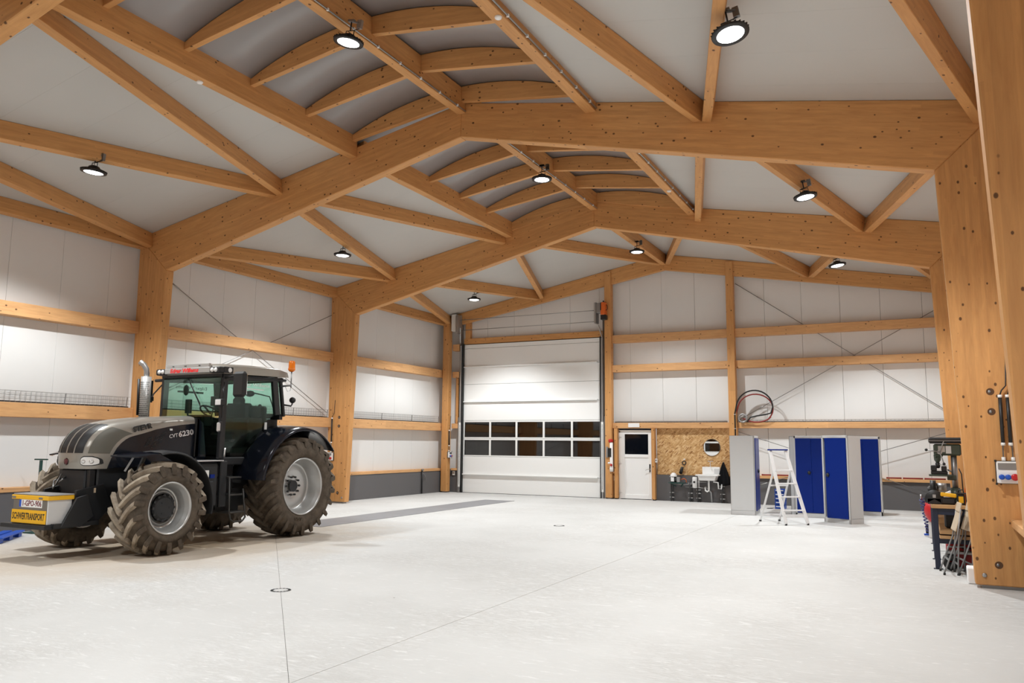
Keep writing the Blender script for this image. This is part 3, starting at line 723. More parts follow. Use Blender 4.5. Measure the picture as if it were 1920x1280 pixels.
# white tube with red caps (folding barrier) left of the entrance door
t = empty('wall_cylinder', (2.97, 24.24, .85), 'tall white cylinder with red caps and black valve box beside the sectional door', 'cylinder')
MB().lathe([(.0,.03),(.0,.055),(.12,.06),(.14,.05),(.9,.05),(.92,.03)], (.02,-.06,0), n=14).build('white_tube', M_pvc, t)
MB().lathe([(.92,.06),(.94,.075),(1.0,.075),(1.02,.05),(1.02,0)], (.0,-.06,0), n=14).build('red_cap', M_red, t)
MB().sphere((.03,-.12,.21), .042, 10).build('red_knob', M_red, t); MB().sphere((-.04,-.12,.27), (.05,.03,.03), 10).build('white_lever', M_pvc, t)
MB().box(-.09,.03,-.12,-.02,.46,.74).build('valve_box', M_black, t, .01); MB().box(-.15,-.09,-.10,-.03,.44,.78).build('grey_box', M_zinc, t, .006)

# ------------------------------------------------------------------ wash corner
t = empty('round_mirror', (6.11, 24.43, 1.64), 'frameless round mirror on the chipboard above the wash basin', 'mirror')
MB().lathe([(0,.255),(-.012,.255),(-.016,.25)], axis='y', n=48).build('backing', M_steel, t)
MB().lathe([(-.0165,.25),(-.0165,0)], axis='y', n=48, sm=False).build('glass', M_mirror, t)
t = empty('wash_basin', (6.05, 24.14, 0), 'white utility wash basin with high back standing under the round mirror', 'basin')
b = MB(); b.box(-.34,.33,-.22,.22,.80,.835)
b.build('rim', M_pvc, t, .012)
MB().add([(-.28,-.2,.80),(.27,-.2,.80),(.27,.2,.80),(-.28,.2,.80),(-.24,-.16,.66),(.22,-.16,.66),(.22,.16,.66),(-.24,.16,.66)], [(0,1,5,4),(1,2,6,5),(2,3,7,6),(3,0,4,7),(4,5,6,7)]).build('bowl', M_pvc, t, .02)
MB().box(-.22,.31,.17,.22,.835,1.06).build('splash_back', M_pvc, t, .01)
MB().box(.14,.31,.16,.17,.86,1.0).build('soap_ledge', M_cab, t, .006)
MB().tube([(.02,.2,1.05),(.02,.18,1.22),(.02,.10,1.25),(.02,.0,1.22)], .012, 8).tube([(-.06,.18,1.23),(.12,.18,1.23)], .014, 8).build('tap', M_chrome, t)
MB().cyl((.01,0,.66), (.01,0,.38), .028, 10).tube([(.01,0,.42),(.0,0,.36),(-.04,0,.33),(-.09,0,.36),(-.10,0,.45)], .024, 10).build('siphon', M_pvc, t)
MB().tube([(-.10,0,.45),(-.10,.1,.47),(.04,.15,.3),(.05,.18,0)], .026, 10).build('drain_pipe', M_zinc, t)
MB().tube([(-.30,.05,.80),(-.30,.05,.45),(-.2,.15,.43)], .012, 8).tube([(.12,.1,.62),(.26,.1,.60),(.27,.1,.42),(.35,.1,.42),(.36,.15,.55)], .022, 8).build('supply_pipe', M_pvc, t)
t = empty('water_pump', (5.07, 24.22, 0), 'small black and white water pump on a wall bracket left of the boiler', 'pump')
MB().cyl((-.18,0,.66), (.10,0,.66), .085, 16).build('motor', M_black, t)
MB().box(-.16,-.06,-.10,.04,.60,.74).build('white_label_plate', M_pvc, t, .005); MB().box(.02,.12,-.10,.05,.58,.74).build('grey_head', M_zinc, t, .01)
MB().lathe([(.75,.10),(.80,.10),(.86,.05),(.87,0)], (-.09,-.02,0), n=14).build('white_cover', M_pvc, t)
MB().box(-.23,.24,-.12,.12,.55,.575).bar((-.2,.0,.55),(-.05,.1,.45),.02,.03).bar((.2,0,.55),(.1,.1,.45),.02,.03).build('bracket', M_tgreen, t)
MB().tube([(.12,0,.65),(.22,0,.7),(.28,.02,.66),(.28,.05,.58)], .012, 8).build('copper_pipe', M_orange, t)
t = empty('hand_drill', (5.22, 24.37, .9), 'dark hand tool hanging on the chipboard above the pump', 'hand tool')
MB().tube([(-.07,0,-.06),(-.03,-.03,.05),(0,-.03,.14)], [.05,.05,.035], 10).build('body', M_black, t)
MB().tube([(.05+.055*math.cos(a), -.02, .26+.055*math.sin(a)) for a in [k*math.pi/8 for k in range(16)]], .016, 6, closed=True).build('ring_handle', M_black, t)
MB().sphere((.06,-.02,.37), (.03,.02,.02), 8).build('hook', M_pvc, t); MB().tube([(.1,-.01,.3),(.12,-.01,.1),(.08,-.01,-.05)], .012, 6).build('strap', M_girt, t)
t = empty('water_heater', (5.61, 24.27, .42), 'small white cylindrical water heater between pump and basin', 'water heater')
MB().lathe([(0,.05),(.02,.075),(.30,.075),(.33,.06),(.33,0)], n=20).build('tank', M_pvc, t); MB().cyl((0,-.074,.18),(0,-.085,.18),.028,14).build('dial', M_black, t)
MB().cyl((0,-.0735,.18),(0,-.082,.18),.036,14).build('dial_ring', M_zinc, t)
for x, z1, l in ((4.86, .80, 'grey riser pipe at the left end of the wash corner'), (5.44, .62, 'grey riser pipe under the pump bracket end'), (5.68, .42, 'grey riser pipe below the white water heater'), (6.40, .55, 'grey riser pipe right of the basin below the towel')):
    o = MB().cyl((x, 24.33, 0), (x, 24.33, z1), .022, 10).cyl((x+.055, 24.35, 0), (x+.055, 24.35, z1-.05), .016, 8).build('riser_pipe', M_pipe, None, label=l, cat='pipe', group='riser pipes')
    c = MB()
    for z in (.12, .26, z1-.06): c.cbox((x+.02, 24.345, z), (.13, .05, .018))
    c.build('pipe_clips', M_cab, o)
o = MB().tube([(4.86, 24.33, .52), (5.5, 24.33, .52), (5.5, 24.33, .60), (5.95, 24.33, .60)], .016, 8).tube([(5.3,24.34,.44),(5.95,24.34,.42)], .012, 8).build('water_pipe', M_zinc, None, label='horizontal grey water pipes on the plinth linking pump and basin', cat='pipe')
# black towel hanging on a hook
tw = MB(); n = 14; rows = 9
for j in range(rows+1):
    v = j/rows; wd = .02+.21*v**.9; zz = 1.20-.70*v
    for i in range(n+1):
        u = i/n*2-1; tw.v.append((6.47+u*wd*(.9 if u < 0 else 1), 24.30-.03*math.cos(u*9)*v-.02, zz+.05*v*abs(u)))
for j in range(rows):
    for i in range(n): a = j*(n+1)+i; tw.face((a, a+1, a+n+2, a+n+1), 0, True)
o = tw.build('black_towel', M_darkcloth, None, label='black towel hanging from a hook right of the wash basin', cat='towel')
md_ = o.modifiers.new('s', 'SOLIDIFY'); md_.thickness = .008
MB().tube([(6.47,24.44,1.20),(6.47,24.28,1.20),(6.47,24.28,1.24)], .006, 6).build('hook', M_steel, o)

# hose loop and reel on the shelf rail by the post
ht = empty('air_hose', (7.4, 24.18, 2.4), 'black and red hoses in a big loop beside the back wall post', 'hose')
def circ(cx, cz, rx, rz, a0, a1, n, y=0): return [(cx+rx*math.cos(R_(a0+(a1-a0)*k/n)), y, cz+rz*math.sin(R_(a0+(a1-a0)*k/n))) for k in range(n+1)]
MB().tube([(-.53,.0,-.45),(-.53,0,.25)]+circ(.04,.42,.52,.50,170,0,18)+[(.50,0,.25),(.36,-.02,.21),(.10,-.02,.17),(-.08,0,.13),(-.18,.02,-.0)], .021, 8).build('black_hose', M_rubber, ht)
MB().tube([(-.51,.03,-.45),(-.51,.03,.2)]+circ(.06,.38,.50,.43,165,-40,18,.03)+circ(.09,.27,.46,.28,-30,-130,10,.02)+[(-.30,.02,.1)], .020, 8).build('red_hose', M_dred, ht)
MB().lathe([(-.04,.10),(-.02,.14),(.02,.14),(.04,.10)], (-.30,-.0,.11), 'y', 20, closed=True).tube([(-.42,0,.02),(-.36,-.02,.15),(-.2,-.02,.2),(-.16,0,.05)], .014, 8).build('fitting_coil', M_zinc, ht)
for z in (-.2, .22): MB().cbox((-.53,.01,z), (.07,.06,.012)).build('clip', M_pvc, ht)
# red bars lying on the back sill
for x0, x1, l in ((7.55, 7.85, 'first'), (7.92, 8.75, 'second'), (10.86, 11.24, 'third'), (11.27, 11.76, 'fourth'), (11.79, 12.3, 'rightmost')):
    MB().cyl((x0, 24.41, .86), (x1, 24.41, .86), .020, 10).cyl((x0, 24.41, .86), (x0+.04, 24.41, .86), .023, 10).build('red_bar', M_dred, None, label='%s red round bar from the left lying on the back wall sill' % l, cat='bar', group='red bars on the back sill')

# ------------------------------------------------------------------ cabinets
def cabinet(x, y, rz, w, d, h, label, left=None, right=None, knob=None, name='steel_cabinet', dw=None):
    """origin at the front-left floor corner; front faces local -y; doors: angle of opening"""
    t = empty(name, (x, y, 0), label, 'cabinet', 'steel tool cabinets', rz=rz)
    MB().box(0,.012,0,d,0,h).box(w-.012,w,0,d,0,h).box(0,w,d-.012,d,0,h).box(0,w,0,d,h-.015,h).box(0,w,.02,d,.10,.115).build('carcass', M_cab, t, .003)
    MB().box(0,.035,-.002,.03,0,h).box(w-.035,w,-.002,.03,0,h).box(0,w,-.002,.03,h-.06,h).box(0,w,-.002,.03,0,.10).build('front_frame', M_cab, t, .003)
    for z in ((.55, .95, 1.35) if not dw else ()):
        MB().box(.02, w-.02, .06, d-.02, z, z+.02).build('shelf', M_cab, t)
    if dw: MB().box(.04, w-.04, .05, d-.02, .10, h-.07).build('interior', M_blue, t); MB().box(.085, .115, -.0, .05, .10, h-.07).build('divider', M_cab, t)
    dw = dw or (w-.07)/2; dh0, dh1 = .105, h-.065
    for side, ang in (('l', left), ('r', right)):
        if ang is None: continue
        hx = .036 if side == 'l' else w-.036; sg = 1 if side == 'l' else -1
        p = empty('door', (hx, -.003, 0)); p.parent = t; p.rotation_euler = (0, 0, -sg*R_(ang))
        dd = MB().box(min(0, sg*(dw-.002)), max(0, sg*(dw-.002)), -.02, 0, dh0, dh1).build('door_sheet', M_blue, p, .004)
        if knob == side:
            k = sg*(dw-.06); MB().lathe([(0,.035),(-.02,.04),(-.035,.03),(-.04,0)], (k, -.02, h*.545), 'y', 14).cbox((k, -.03, h*.545+.0), (.03, .03, .09)).build('handle', M_black, p)
    return t
H = 1.955
cabinet(8.045, 20.59, R_(94.6), 1.0, .60, H, 'grey cabinet seen from its plain side, left of the stepladder', 0, 0, 'r')
cabinet(9.32, 21.42, R_(90), .9, .56, H, 'grey cabinet side showing behind the stepladder, left of the dark blue doors', 0, 0)
cabinet(8.955, 20.80, 0, .80, .5, H, 'grey cabinet with closed dark blue doors right of the stepladder', 0, 0, 'l')
cabinet(9.70, 19.80, math.atan2(-.36, .56), .69, .46, H, 'grey cabinet with its blue door ajar, standing skewed in front', None, 10, 'r', dw=.50)
cabinet(10.03, 22.12, 0, .80, .5, H, 'grey cabinet with closed blue doors at the right behind the skewed one', 0, 0)

# stepladder
lt = empty('stepladder', (8.93, 18.9, 0), 'white aluminium stepladder with a blue top in front of the grey cabinets', 'ladder')
# front rails: feet at (9.06,18.4) & (9.48,18.75); top at ~ (8.74..9.06)
def LP(x, y, z): return (x-8.93, y-18.9, z)
fl_, fr_ = Vector(LP(9.06, 18.40, 0)), Vector(LP(9.47, 18.74, 0)); ax = (fr_-fl_).normalized()
bl_, br_ = Vector(LP(8.40, 19.10, 0)), Vector(LP(8.77, 19.42, 0))
tl_, tr_ = Vector(LP(8.725, 18.70, 1.60)), Vector(LP(9.02, 18.95, 1.60))
nrm = ax.cross(Vector((0,0,1)))
for a, b in ((fl_, tl_), (fr_, tr_)): MB().bar(a+Vector((0,0,.02)), b, .035, .075, up=ax).build('front_rail', M_ladder, lt, .004)
for k in range(1, 5):
    f = k/5.6+.015; a, b = fl_.lerp(tl_, f), fr_.lerp(tr_, f); MB().bar(a, b, .085, .028).build('step', M_ladder, lt, .003)
h1, h2 = fl_.lerp(tl_, .72), fr_.lerp(tr_, .72)
for a, b in ((bl_, h1), (br_, h2)): MB().bar(a+Vector((0,0,.02)), b+Vector((-.02,.03,.02)), .022, .045, up=ax).build('back_leg', M_ladder, lt, .004)
for f in (.13, .72): MB().bar(bl_.lerp(h1, f), br_.lerp(h2, f), .02, .035).build('brace', M_ladder, lt)
MB().bar(fl_.lerp(tl_, .12), fr_.lerp(tr_, .12), .012, .07).build('bottom_brace', M_ladder, lt)
MB().bar(tl_-ax*.03+Vector((0,0,.02)), tr_+ax*.03+Vector((0,0,.02)), .12, .03).build('top_tray', M_blue, lt, .005)
for p in (fl_, fr_, bl_, br_): MB().cbox(p+Vector((0,0,.018)), (.05, .05, .036)).build('foot', M_black, lt, .004)
# stack of blue bins
for k in range(5):
    x = 8.12; y = 23.0; z = .108*k
    o = MB(); o.add([(x,y,z),(x+.26,y,z),(x+.26,y+.3,z),(x,y+.3,z),(x,y-.03,z+.10),(x+.26,y-.03,z+.10),(x+.26,y+.3,z+.10),(x,y+.3,z+.10)], [(0,3,2,1),(0,1,5,4),(1,2,6,5),(2,3,7,6),(3,0,4,7)])
    nm = ['lowest', 'second lowest', 'middle', 'second highest', 'topmost'][k]
    o = o.build('storage_bin', M_blue2, None, label='%s blue storage bin of the stack behind the stepladder' % nm, cat='bin', group='stacked blue storage bins')
    s_ = o.modifiers.new('s', 'SOLIDIFY'); s_.thickness = .004; s_.offset = -1
    MB().box(x+.03, x+.23, y-.032, y-.022, z+.055, z+.08).build('label_strip', M_white, o)
MB().box(7.9, 8.05, 22.95, 23.15, 0, .006).build('paper_scrap', M_dark, None, label='dark scrap lying on the floor beside the blue bins', cat='scrap')
# ------------------------------------------------------------------ tractor (local frame: x towards the near side, front faces -y)
TX, TY = .32, 10.1
tr = empty('tractor', (TX, TY, 0), 'silver and black tractor with dusty lugged tyres parked at the left', 'tractor')
def T(mb):     # world-y / tractor-centred x  ->  local
    mb.v = [(x, y-TY, z) for (x, y, z) in mb.v]; return mb
def tb(mb, name, m, parent=tr, bevel=0, **kw): return T(mb).build(name, m, parent, bevel, **kw)

def tyre_mesh(R, w, rr, nl, lugm, name):
    hw = w/2; mb = MB(); Rc = R-.055
    half = [(0, Rc), (.45*hw, Rc-.004), (.80*hw, Rc-.022), (.93*hw, Rc-.055), (1.0*hw, Rc-.12), (1.03*hw, (Rc+rr)/2+.02), (.98*hw, rr+.07), (.86*hw, rr+.015), (.80*hw, rr-.01)]
    prof = [(-x, r) for x, r in half[::-1]]+half[1:]
    mb.lathe(prof, axis='x', n=64, m=0)
    D = .30/R                                   # the inner lug ends lead in the rolling direction
    for side in (-1, 1):
        for k in range(nl):
            p0 = 2*math.pi*(k+(.5 if side > 0 else 0))/nl
            st = []
            for s in (-.04, .12, .35, .62, .85, .985):
                x = side*s*hw; ph = p0+D*(1-max(0, s))**1.15
                top = R-.030*max(0, s)**3; base = Rc-.03
                wt, wb_ = .033/R, .052/R
                if s < 0: wt *= .7
                st.append((x, ph, top, base, wt, wb_))
            st.append((side*1.03*hw, p0-.010, R-.075, Rc-.12, .036/R, .055/R))
            st.append((side*1.045*hw, p0-.02, R-.135, Rc-.14, .026/R, .045/R))
            b = len(mb.v)
            for (x, ph, top, base, wt, wb_) in st:
                for r, a in ((base, ph-wb_), (top, ph-wt), (top, ph+wt), (base, ph+wb_)):
                    mb.v.append((x, r*math.cos(a), r*math.sin(a)))
            ns = len(st)
            for i in range(ns-1):
                for j in range(3): mb.face((b+i*4+j, b+(i+1)*4+j, b+(i+1)*4+j+1, b+i*4+j+1), 1 if i < ns-3 else 0)
            mb.face((b, b+1, b+2, b+3), 1); mb.face([b+(ns-1)*4+j for j in (3, 2, 1, 0)], 0)
    return mb.mesh(name, [M_tyre, lugm])
def rim_mesh(rr, hw, rec, hubr, name):
    mb = MB()
    o = hw*.90
    mb.lathe([(o-.03, rr+.012), (o, rr+.016), (o+.004, rr), (o-.02, rr-.018), (o-.05, rr-.022), (o-.075, rr-.045), (o-.10, rr-.048), (o-.12, rr-.062), (o-rec+.02, rr-.075), (o-rec, rr-.085), (o-rec+.012, rr-.13), (o-rec+.03, rr*.55), (o-rec+.005, hubr+.10), (o-rec, 0)], axis='x', n=56)
    mb.lathe([(-o, rr+.016), (-o, rr-.03), (-o+.1, rr-.06), (o-rec, rr-.08)], axis='x', n=40)
    return mb.mesh(name, M_rim)
me_rt = tyre_mesh(.90, .65, .505, 22, M_lugr, 'tyre'); me_ft = tyre_mesh(.70, .56, .375, 18, M_lugf, 'tyre')
me_rr = rim_mesh(.505, .325, .28, .12, 'rim'); me_fr = rim_mesh(.38, .28, .21, .18, 'rim')
hub = MB().tube([(.045,0,0),(.058,0,0)], .105, 20)
me_rh = hub.mesh('hub', M_black)
blt = MB()
for k in range(1):
    a = 2*math.pi*k/10; c_, s_ = .165*math.cos(a), .165*math.sin(a); blt.cyl((.03, c_, s_), (.06, c_, s_), .019, 8)
me_rb = blt.mesh('wheel_bolt', M_black)
fh = MB().tube([(.0,0,0),(.10,0,0),(.125,0,0)], [.195,.195,.15], 24)
for k in range(12):
    a = 2*math.pi*k/12; fh.cyl((.07, .185*math.cos(a), .185*math.sin(a)), (.112, .185*math.cos(a), .185*math.sin(a)), .022, 8)
for k in range(3): fh.cyl((.1, .09*math.cos(k*2.1), .09*math.sin(k*2.1)), (.135, .09*math.cos(k*2.1), .09*math.sin(k*2.1)), .014, 8)
me_fhub = fh.mesh('hub', M_chassis)
for s in (1, -1):
    w = empty('rear_wheel', (s*.955, 11.54-TY, .90)); w.parent = tr; w.rotation_euler = (0, 0, 0 if s > 0 else math.pi)
    # mirror the tread on the far side by rotating about the vertical and spinning the lugs back
    a = inst(me_rt, 'tyre', w); inst(me_rr, 'rim', w); inst(me_rh, 'hub', w); [inst(me_rb, 'wheel_bolt', w, rot=(2*math.pi*q/10, 0, 0)) for q in range(10)]
    if s < 0: a.scale = (1, -1, 1)
    w = empty('front_wheel', (s*1.0, 8.61-TY, .70)); w.parent = tr; w.rotation_euler = (0, 0, 0 if s > 0 else math.pi)
    a = inst(me_ft, 'tyre', w); inst(me_fr, 'rim', w); inst(me_fhub, 'hub', w)
    if s < 0: a.scale = (1, -1, 1)
    else: inst(MB().cyl((.03,-.16,-.27),(.07,-.16,-.27),.028,10).mesh('valve_cap', M_white), 'valve_cap', w); inst(MB().cyl((.045,-.11,.26),(.052,-.11,.26),.035,12).mesh('rim_hole', M_black), 'rim_hole', w)

# bonnet: shell swept from the nose over the top, superellipse across
SP = [((7.76,1.285),(8.12,1.285)), ((7.735,1.38),(8.15,1.38)), ((7.73,1.515),(8.20,1.505)), ((7.75,1.62),(8.255,1.60)), ((7.795,1.72),(8.32,1.67)), ((7.86,1.81),(8.40,1.73)), ((7.945,1.88),(8.47,1.765)),
      ((8.06,1.94),(8.56,1.79)), ((8.24,1.995),(8.72,1.83)), ((8.5,2.045),(8.95,1.895)), ((8.85,2.085),(9.2,1.945)), ((9.25,2.115),(9.45,1.98)), ((9.72,2.14),(9.70,2.005))]
HW = [.40,.41,.415,.42,.42,.42,.42,.42,.42,.42,.42,.425,.43]
def interp(arr, u):
    i = min(int(u), len(arr)-2); f = u-i; a, b = arr[i], arr[i+1]
    if isinstance(a, tuple): return tuple(p+(q-p)*f for p, q in zip(a, b))
    return a+(b-a)*f
def hood(u, x, off=0.0):
    """point on the bonnet at spine parameter u and lateral position x"""
    P = interp([p for p, e in SP], u); E = interp([e for p, e in SP], u); w = interp(HW, u)
    n = 3.0+.5*max(0, min(1, (u-5)/4)); q = min(1, abs(x)/w); h = 1-(1-q**n)**(1/n)
    y = P[0]+(E[0]-P[0])*h; z = P[1]+(E[1]-P[1])*h
    return Vector((x, y, z))
def hoodn(u, x):
    d = 1e-3; a = hood(min(u+d, 11.99), x)-hood(max(u-d, 0), x); w = interp(HW, u)
    xx = max(-w+.004, min(w-.004, x)); b = hood(u, xx+d)-hood(u, xx-d); n = b.cross(a).normalized()
    return n if n.dot(Vector((x*.6, -.5, .6))) > 0 else -n
def patch(us, xs, off, th=0):
    """strip lying on the bonnet skin; xs may depend on u"""
    mb = MB(); k = None
    for u in us:
        row = xs(u) if callable(xs) else xs; k = len(row)
        for x in row: mb.v.append(tuple(hood(u, x)+hoodn(u, x)*off))
    for i in range(len(us)-1):
        for j in range(k-1): mb.face((i*k+j, i*k+j+1, (i+1)*k+j+1, (i+1)*k+j), 0, True)
    return mb
lin = lambda a, b, n: [a+(b-a)*i/n for i in range(n+1)]
def lat(u):
    w = interp(HW, u); return [w*math.sin(math.pi/2*t)*1.0 for t in lin(-1, 1, 36)]
hd = patch(lin(0, 11.999, 48), lat, 0); o = tb(hd, 'bonnet', M_silver)
for i, (a, b) in enumerate(((-.305,-.175), (-.155,-.015), (.015,.145), (.165,.285))):
    tb(patch(lin(2.06, 7.4, 18), lin(a, b, 6), .005), 'grille_strip', M_grille)
for x in (-.165, 0, .155): tb(patch(lin(2.02, 7.5, 18), lin(x-.008, x+.008, 2), .010), 'grille_bar', M_silver)
def scr(u):
    w = interp(HW, u); f = (u-2.05)/6.4; a = .70+.16*f; b = .995-.012*f
    # in superellipse angle so the screen lies on the flank
    return [w*math.sin(math.pi/2*(a+(b-a)*t)) for t in lin(0, 1, 6)]
def scr2(u):
    w = interp(HW, u); h0, h1 = (.22, .86) if u < 7 else (.22+.05*(u-7), .86)
    n = 3.0+.5*max(0, min(1, (u-5)/4)); out = []
    for h in lin(h0, h1, 7): out.append(w*(1-(1-h)**n)**(1/n))
    return out
for s in (1, -1):
    tb(patch(lin(2.05, 7.15, 20), lambda u: [s*x for x in scr2(u)], .004), 'side_screen', M_silver2)
    # headlamp: lens on the nose corner
    hl = MB(); rows = lin(.62, 1.62, 10)
    def oval(c, h_, uc, hu, n=7):
        return lambda u: [s*(c+h_*f*max(.25, (1-abs((u-uc)/hu)**4))**.5) for f in lin(-1, 1, n)]
    tb(patch(rows, oval(.335, .066, 1.12, .52), .008), 'headlamp', M_lens)
    tb(patch(lin(.50, 1.74, 10), oval(.335, .073, 1.12, .64), .004), 'headlamp_surround', M_black)
    for x, r in ((.300, .030), (.368, .034)):
        p = hood(1.12, s*x); n = hoodn(1.12, s*x); tb(MB().tube([p+n*.008, p+n*.016], [r, r*.6], 14), 'lamp_bulb', M_chrome)
p = hood(1.1, .03); tb(MB().lathe([(0,.045),(-.012,.04),(-.014,0)], (0, p.y-.002, p.z), 'y', 20), 'nose_emblem', M_emblem).scale = (1,1,1)
tb(MB().lathe([(0,.052),(-.009,.048)], (0, p.y-.001, p.z), 'y', 20), 'emblem_ring', M_black)

# black engine side panels under the silver shell
edge = [(e[0], e[1]) for p, e in SP]
for s in (1, -1):
    poly = edge[:]+[(9.78,2.0),(9.80,1.45),(9.70,1.32),(8.2,1.30)]
    mb = MB()
    x0, x1 = sorted((s*.395, s*.425)); mb.prism(poly, x0, x1, plane='yz'); tb(mb, 'engine_side_panel', M_gloss)
    tb(MB().box(s*.43-.02, s*.43+.02, 9.70, 9.78, 1.45, 2.1), 'bonnet_seal', M_black)
    v = MB()
    for (ya, za, yb, zb) in ((8.76,1.62,8.83,1.75), (8.89,1.61,8.97,1.79), (9.0,1.67,9.09,1.84)):
        for k in range(6):
            f = k/5; v.bar((s*.428, ya+(yb-ya)*f-.035, za+(zb-za)*f-.012), (s*.428, ya+(yb-ya)*f+.035, za+(zb-za)*f+.012), .012, .010)
    tb(v, 'side_vents', M_chassis)
dirx = (0, 1, .0)
text('lettering', 'STEYR', .115, M_black, tr, (.437, 8.675-TY, 1.915), (0, 1, .22), (0, -.22, 1), .004, width=.35, bold=.004)
text('lettering', 'CVT', .085, M_alu, tr, (.434, 9.275-TY, 1.792), (0, 1, .16), (0, -.16, 1), .003, width=.17, bold=.001)
text('lettering', '6230', .125, M_alu, tr, (.434, 9.525-TY, 1.838), (0, 1, .16), (0, -.16, 1), .003, width=.31, bold=.004)
tb(MB().cbox((.432, 9.22, 1.895), (.01, .05, .03)), 'latch', M_white)
# engine block, gearbox, axles, front linkage
tb(MB().box(-.36,.36,8.0,9.9,.72,1.33).box(-.30,.30,9.4,11.9,.55,1.25).box(-.28,.28,7.85,8.5,.62,1.28), 'engine_block', M_chassis, bevel=.02)
tb(MB().box(-.36,.36,7.88,7.96,.95,1.27), 'radiator_frame', M_black)
tb(MB().tube([(-.95,8.61,.70),(-.4,8.61,.66),(.4,8.61,.66),(.95,8.61,.70)], [.11,.12,.12,.11], 12), 'front_axle', M_chassis)
tb(MB().tube([(-.9,11.54,.9),(.9,11.54,.9)], .16, 14), 'rear_axle', M_chassis)
tb(MB().tube([(-.3,7.95,1.15),(-.33,7.78,1.1),(-.28,7.74,.98),(-.22,7.82,1.2)], .012, 6).tube([(-.18,7.9,1.2),(-.14,7.74,1.08),(-.05,7.74,1.14)], .014, 6), 'hoses', M_steel)
for s in (1, -1):
    tb(MB().prism([(7.62,.50),(7.66,.98),(8.1,1.06),(8.25,.72),(8.05,.52)], s*.37-.022, s*.37+.022, plane='yz'), 'linkage_plate', M_chassis, bevel=.004)
    tb(MB().prism([(7.40,.48),(7.62,.88),(7.78,.92),(7.9,.6),(7.7,.46)], s*.46-.02, s*.46+.02, plane='yz'), 'linkage_arm', M_chassis, bevel=.004)
tb(MB().cbox((.375,7.95,.97), (.05,.03,.07)).cbox((.40,7.80,.80), (.05,.03,.05)), 'yellow_tag', M_tan)
tb(MB().box(-.58,.44,7.18,7.62,.455,.515), 'carrier_plate', M_chassis, bevel=.006)
tb(MB().box(.40,.47,7.3,8.0,.47,.53).box(-.46,-.40,7.3,8.0,.47,.53), 'carrier_beam', M_chassis)
# front fenders
for s in (1, -1):
    mb = MB(); xs = sorted((s*.71, s*1.25)); R0 = .835
    mb.lathe([(xs[0],R0),(xs[0]+.04,R0+.022),((xs[0]+xs[1])/2,R0+.035),(xs[1]-.04,R0+.022),(xs[1],R0-.01),(xs[1]-.01,R0-.02),((xs[0]+xs[1])/2,R0+.015),(xs[0],R0-.02)], (0, 8.61, .70), 'x', 28, closed=True, a0=R_(-10), a1=R_(104))
    tb(mb, 'front_fender', M_chassis)
    w = MB().add([(s*1.22,8.42,1.525),(s*.74,8.42,1.545),(s*.72,7.93,1.49),(s*1.02,8.18,1.475),(s*1.22,8.42,1.50),(s*.74,8.42,1.52),(s*.72,7.93,1.475),(s*1.02,8.18,1.455)], [(0,1,2,3),(4,7,6,5),(0,3,7,4),(3,2,6,7),(2,1,5,6),(1,0,4,5)])
    tb(w, 'fender_tip', M_gloss)
    tb(MB().bar((s*.42,8.55,1.0), (s*.75,8.5,1.48), .05, .04).bar((s*.7,8.2,1.25),(s*.78,8.3,1.5),.03,.03), 'fender_bracket', M_steel)
# cab
def pil(p0, p1, w, d, nm='cab_pillar', m=M_black): return tb(MB().bar(p0, p1, w, d, up=(0,1,0)), nm, m, bevel=.008)
for s in (1, -1):
    pil((s*.735,10.0,1.42), (s*.735,10.02,2.88), .075, .11)
    pil((s*.75,11.30,2.2), (s*.735,11.20,2.9), .07, .13)
    pil((s*.75,11.47,2.18), (s*.735,11.36,2.9), .07, .05)
    pil((s*.735,10.0,2.79), (s*.735,11.35,2.86), .08, .07, 'cab_rail')
    pil((s*.73,10.02,1.46), (s*.73,10.75,1.46), .09, .08, 'cab_rail')
    g_ = MB(); poly = [(10.06,1.52),(10.72,1.50),(10.78,1.72),(11.0,2.05),(11.26,2.22),(11.18,2.80),(10.06,2.77)]
    tb(g_.prism(poly, s*.742-.003, s*.742+.003, plane='yz'), 'door_glass', M_cabglass)
    tb(MB().prism([(11.29,2.24),(11.42,2.22),(11.33,2.82),(11.22,2.82)], s*.745-.003, s*.745+.003, plane='yz'), 'corner_glass', M_cabglass)
tb(MB().box(-.70,.70,9.95,9.958,1.48,2.83), 'windscreen', M_cabglass)
tb(MB().box(-.66,.66,11.42,11.428,2.2,2.84), 'rear_glass', M_cabglass)
for r__ in ((9.95,10.0,2.80,2.88),(11.38,11.44,2.82,2.9),(11.38,11.46,2.12,2.22)): tb(MB().box(-.74,.74,*r__), 'cab_cross_rail', M_black)
# floor, cowl and lower body of the cab
tb(MB().box(-.74,.74,10.0,11.5,1.30,1.44).box(-.60,.60,10.75,11.5,1.3,2.14), 'cab_floor', M_chassis, bevel=.02)
for r__ in (.43, -.45): tb(MB().prism([(9.72,1.40),(9.95,1.40),(9.95,1.50),(9.86,2.02),(9.74,2.1)], r__, r__+.02, plane='yz'), 'cowl_cheek', M_gloss)
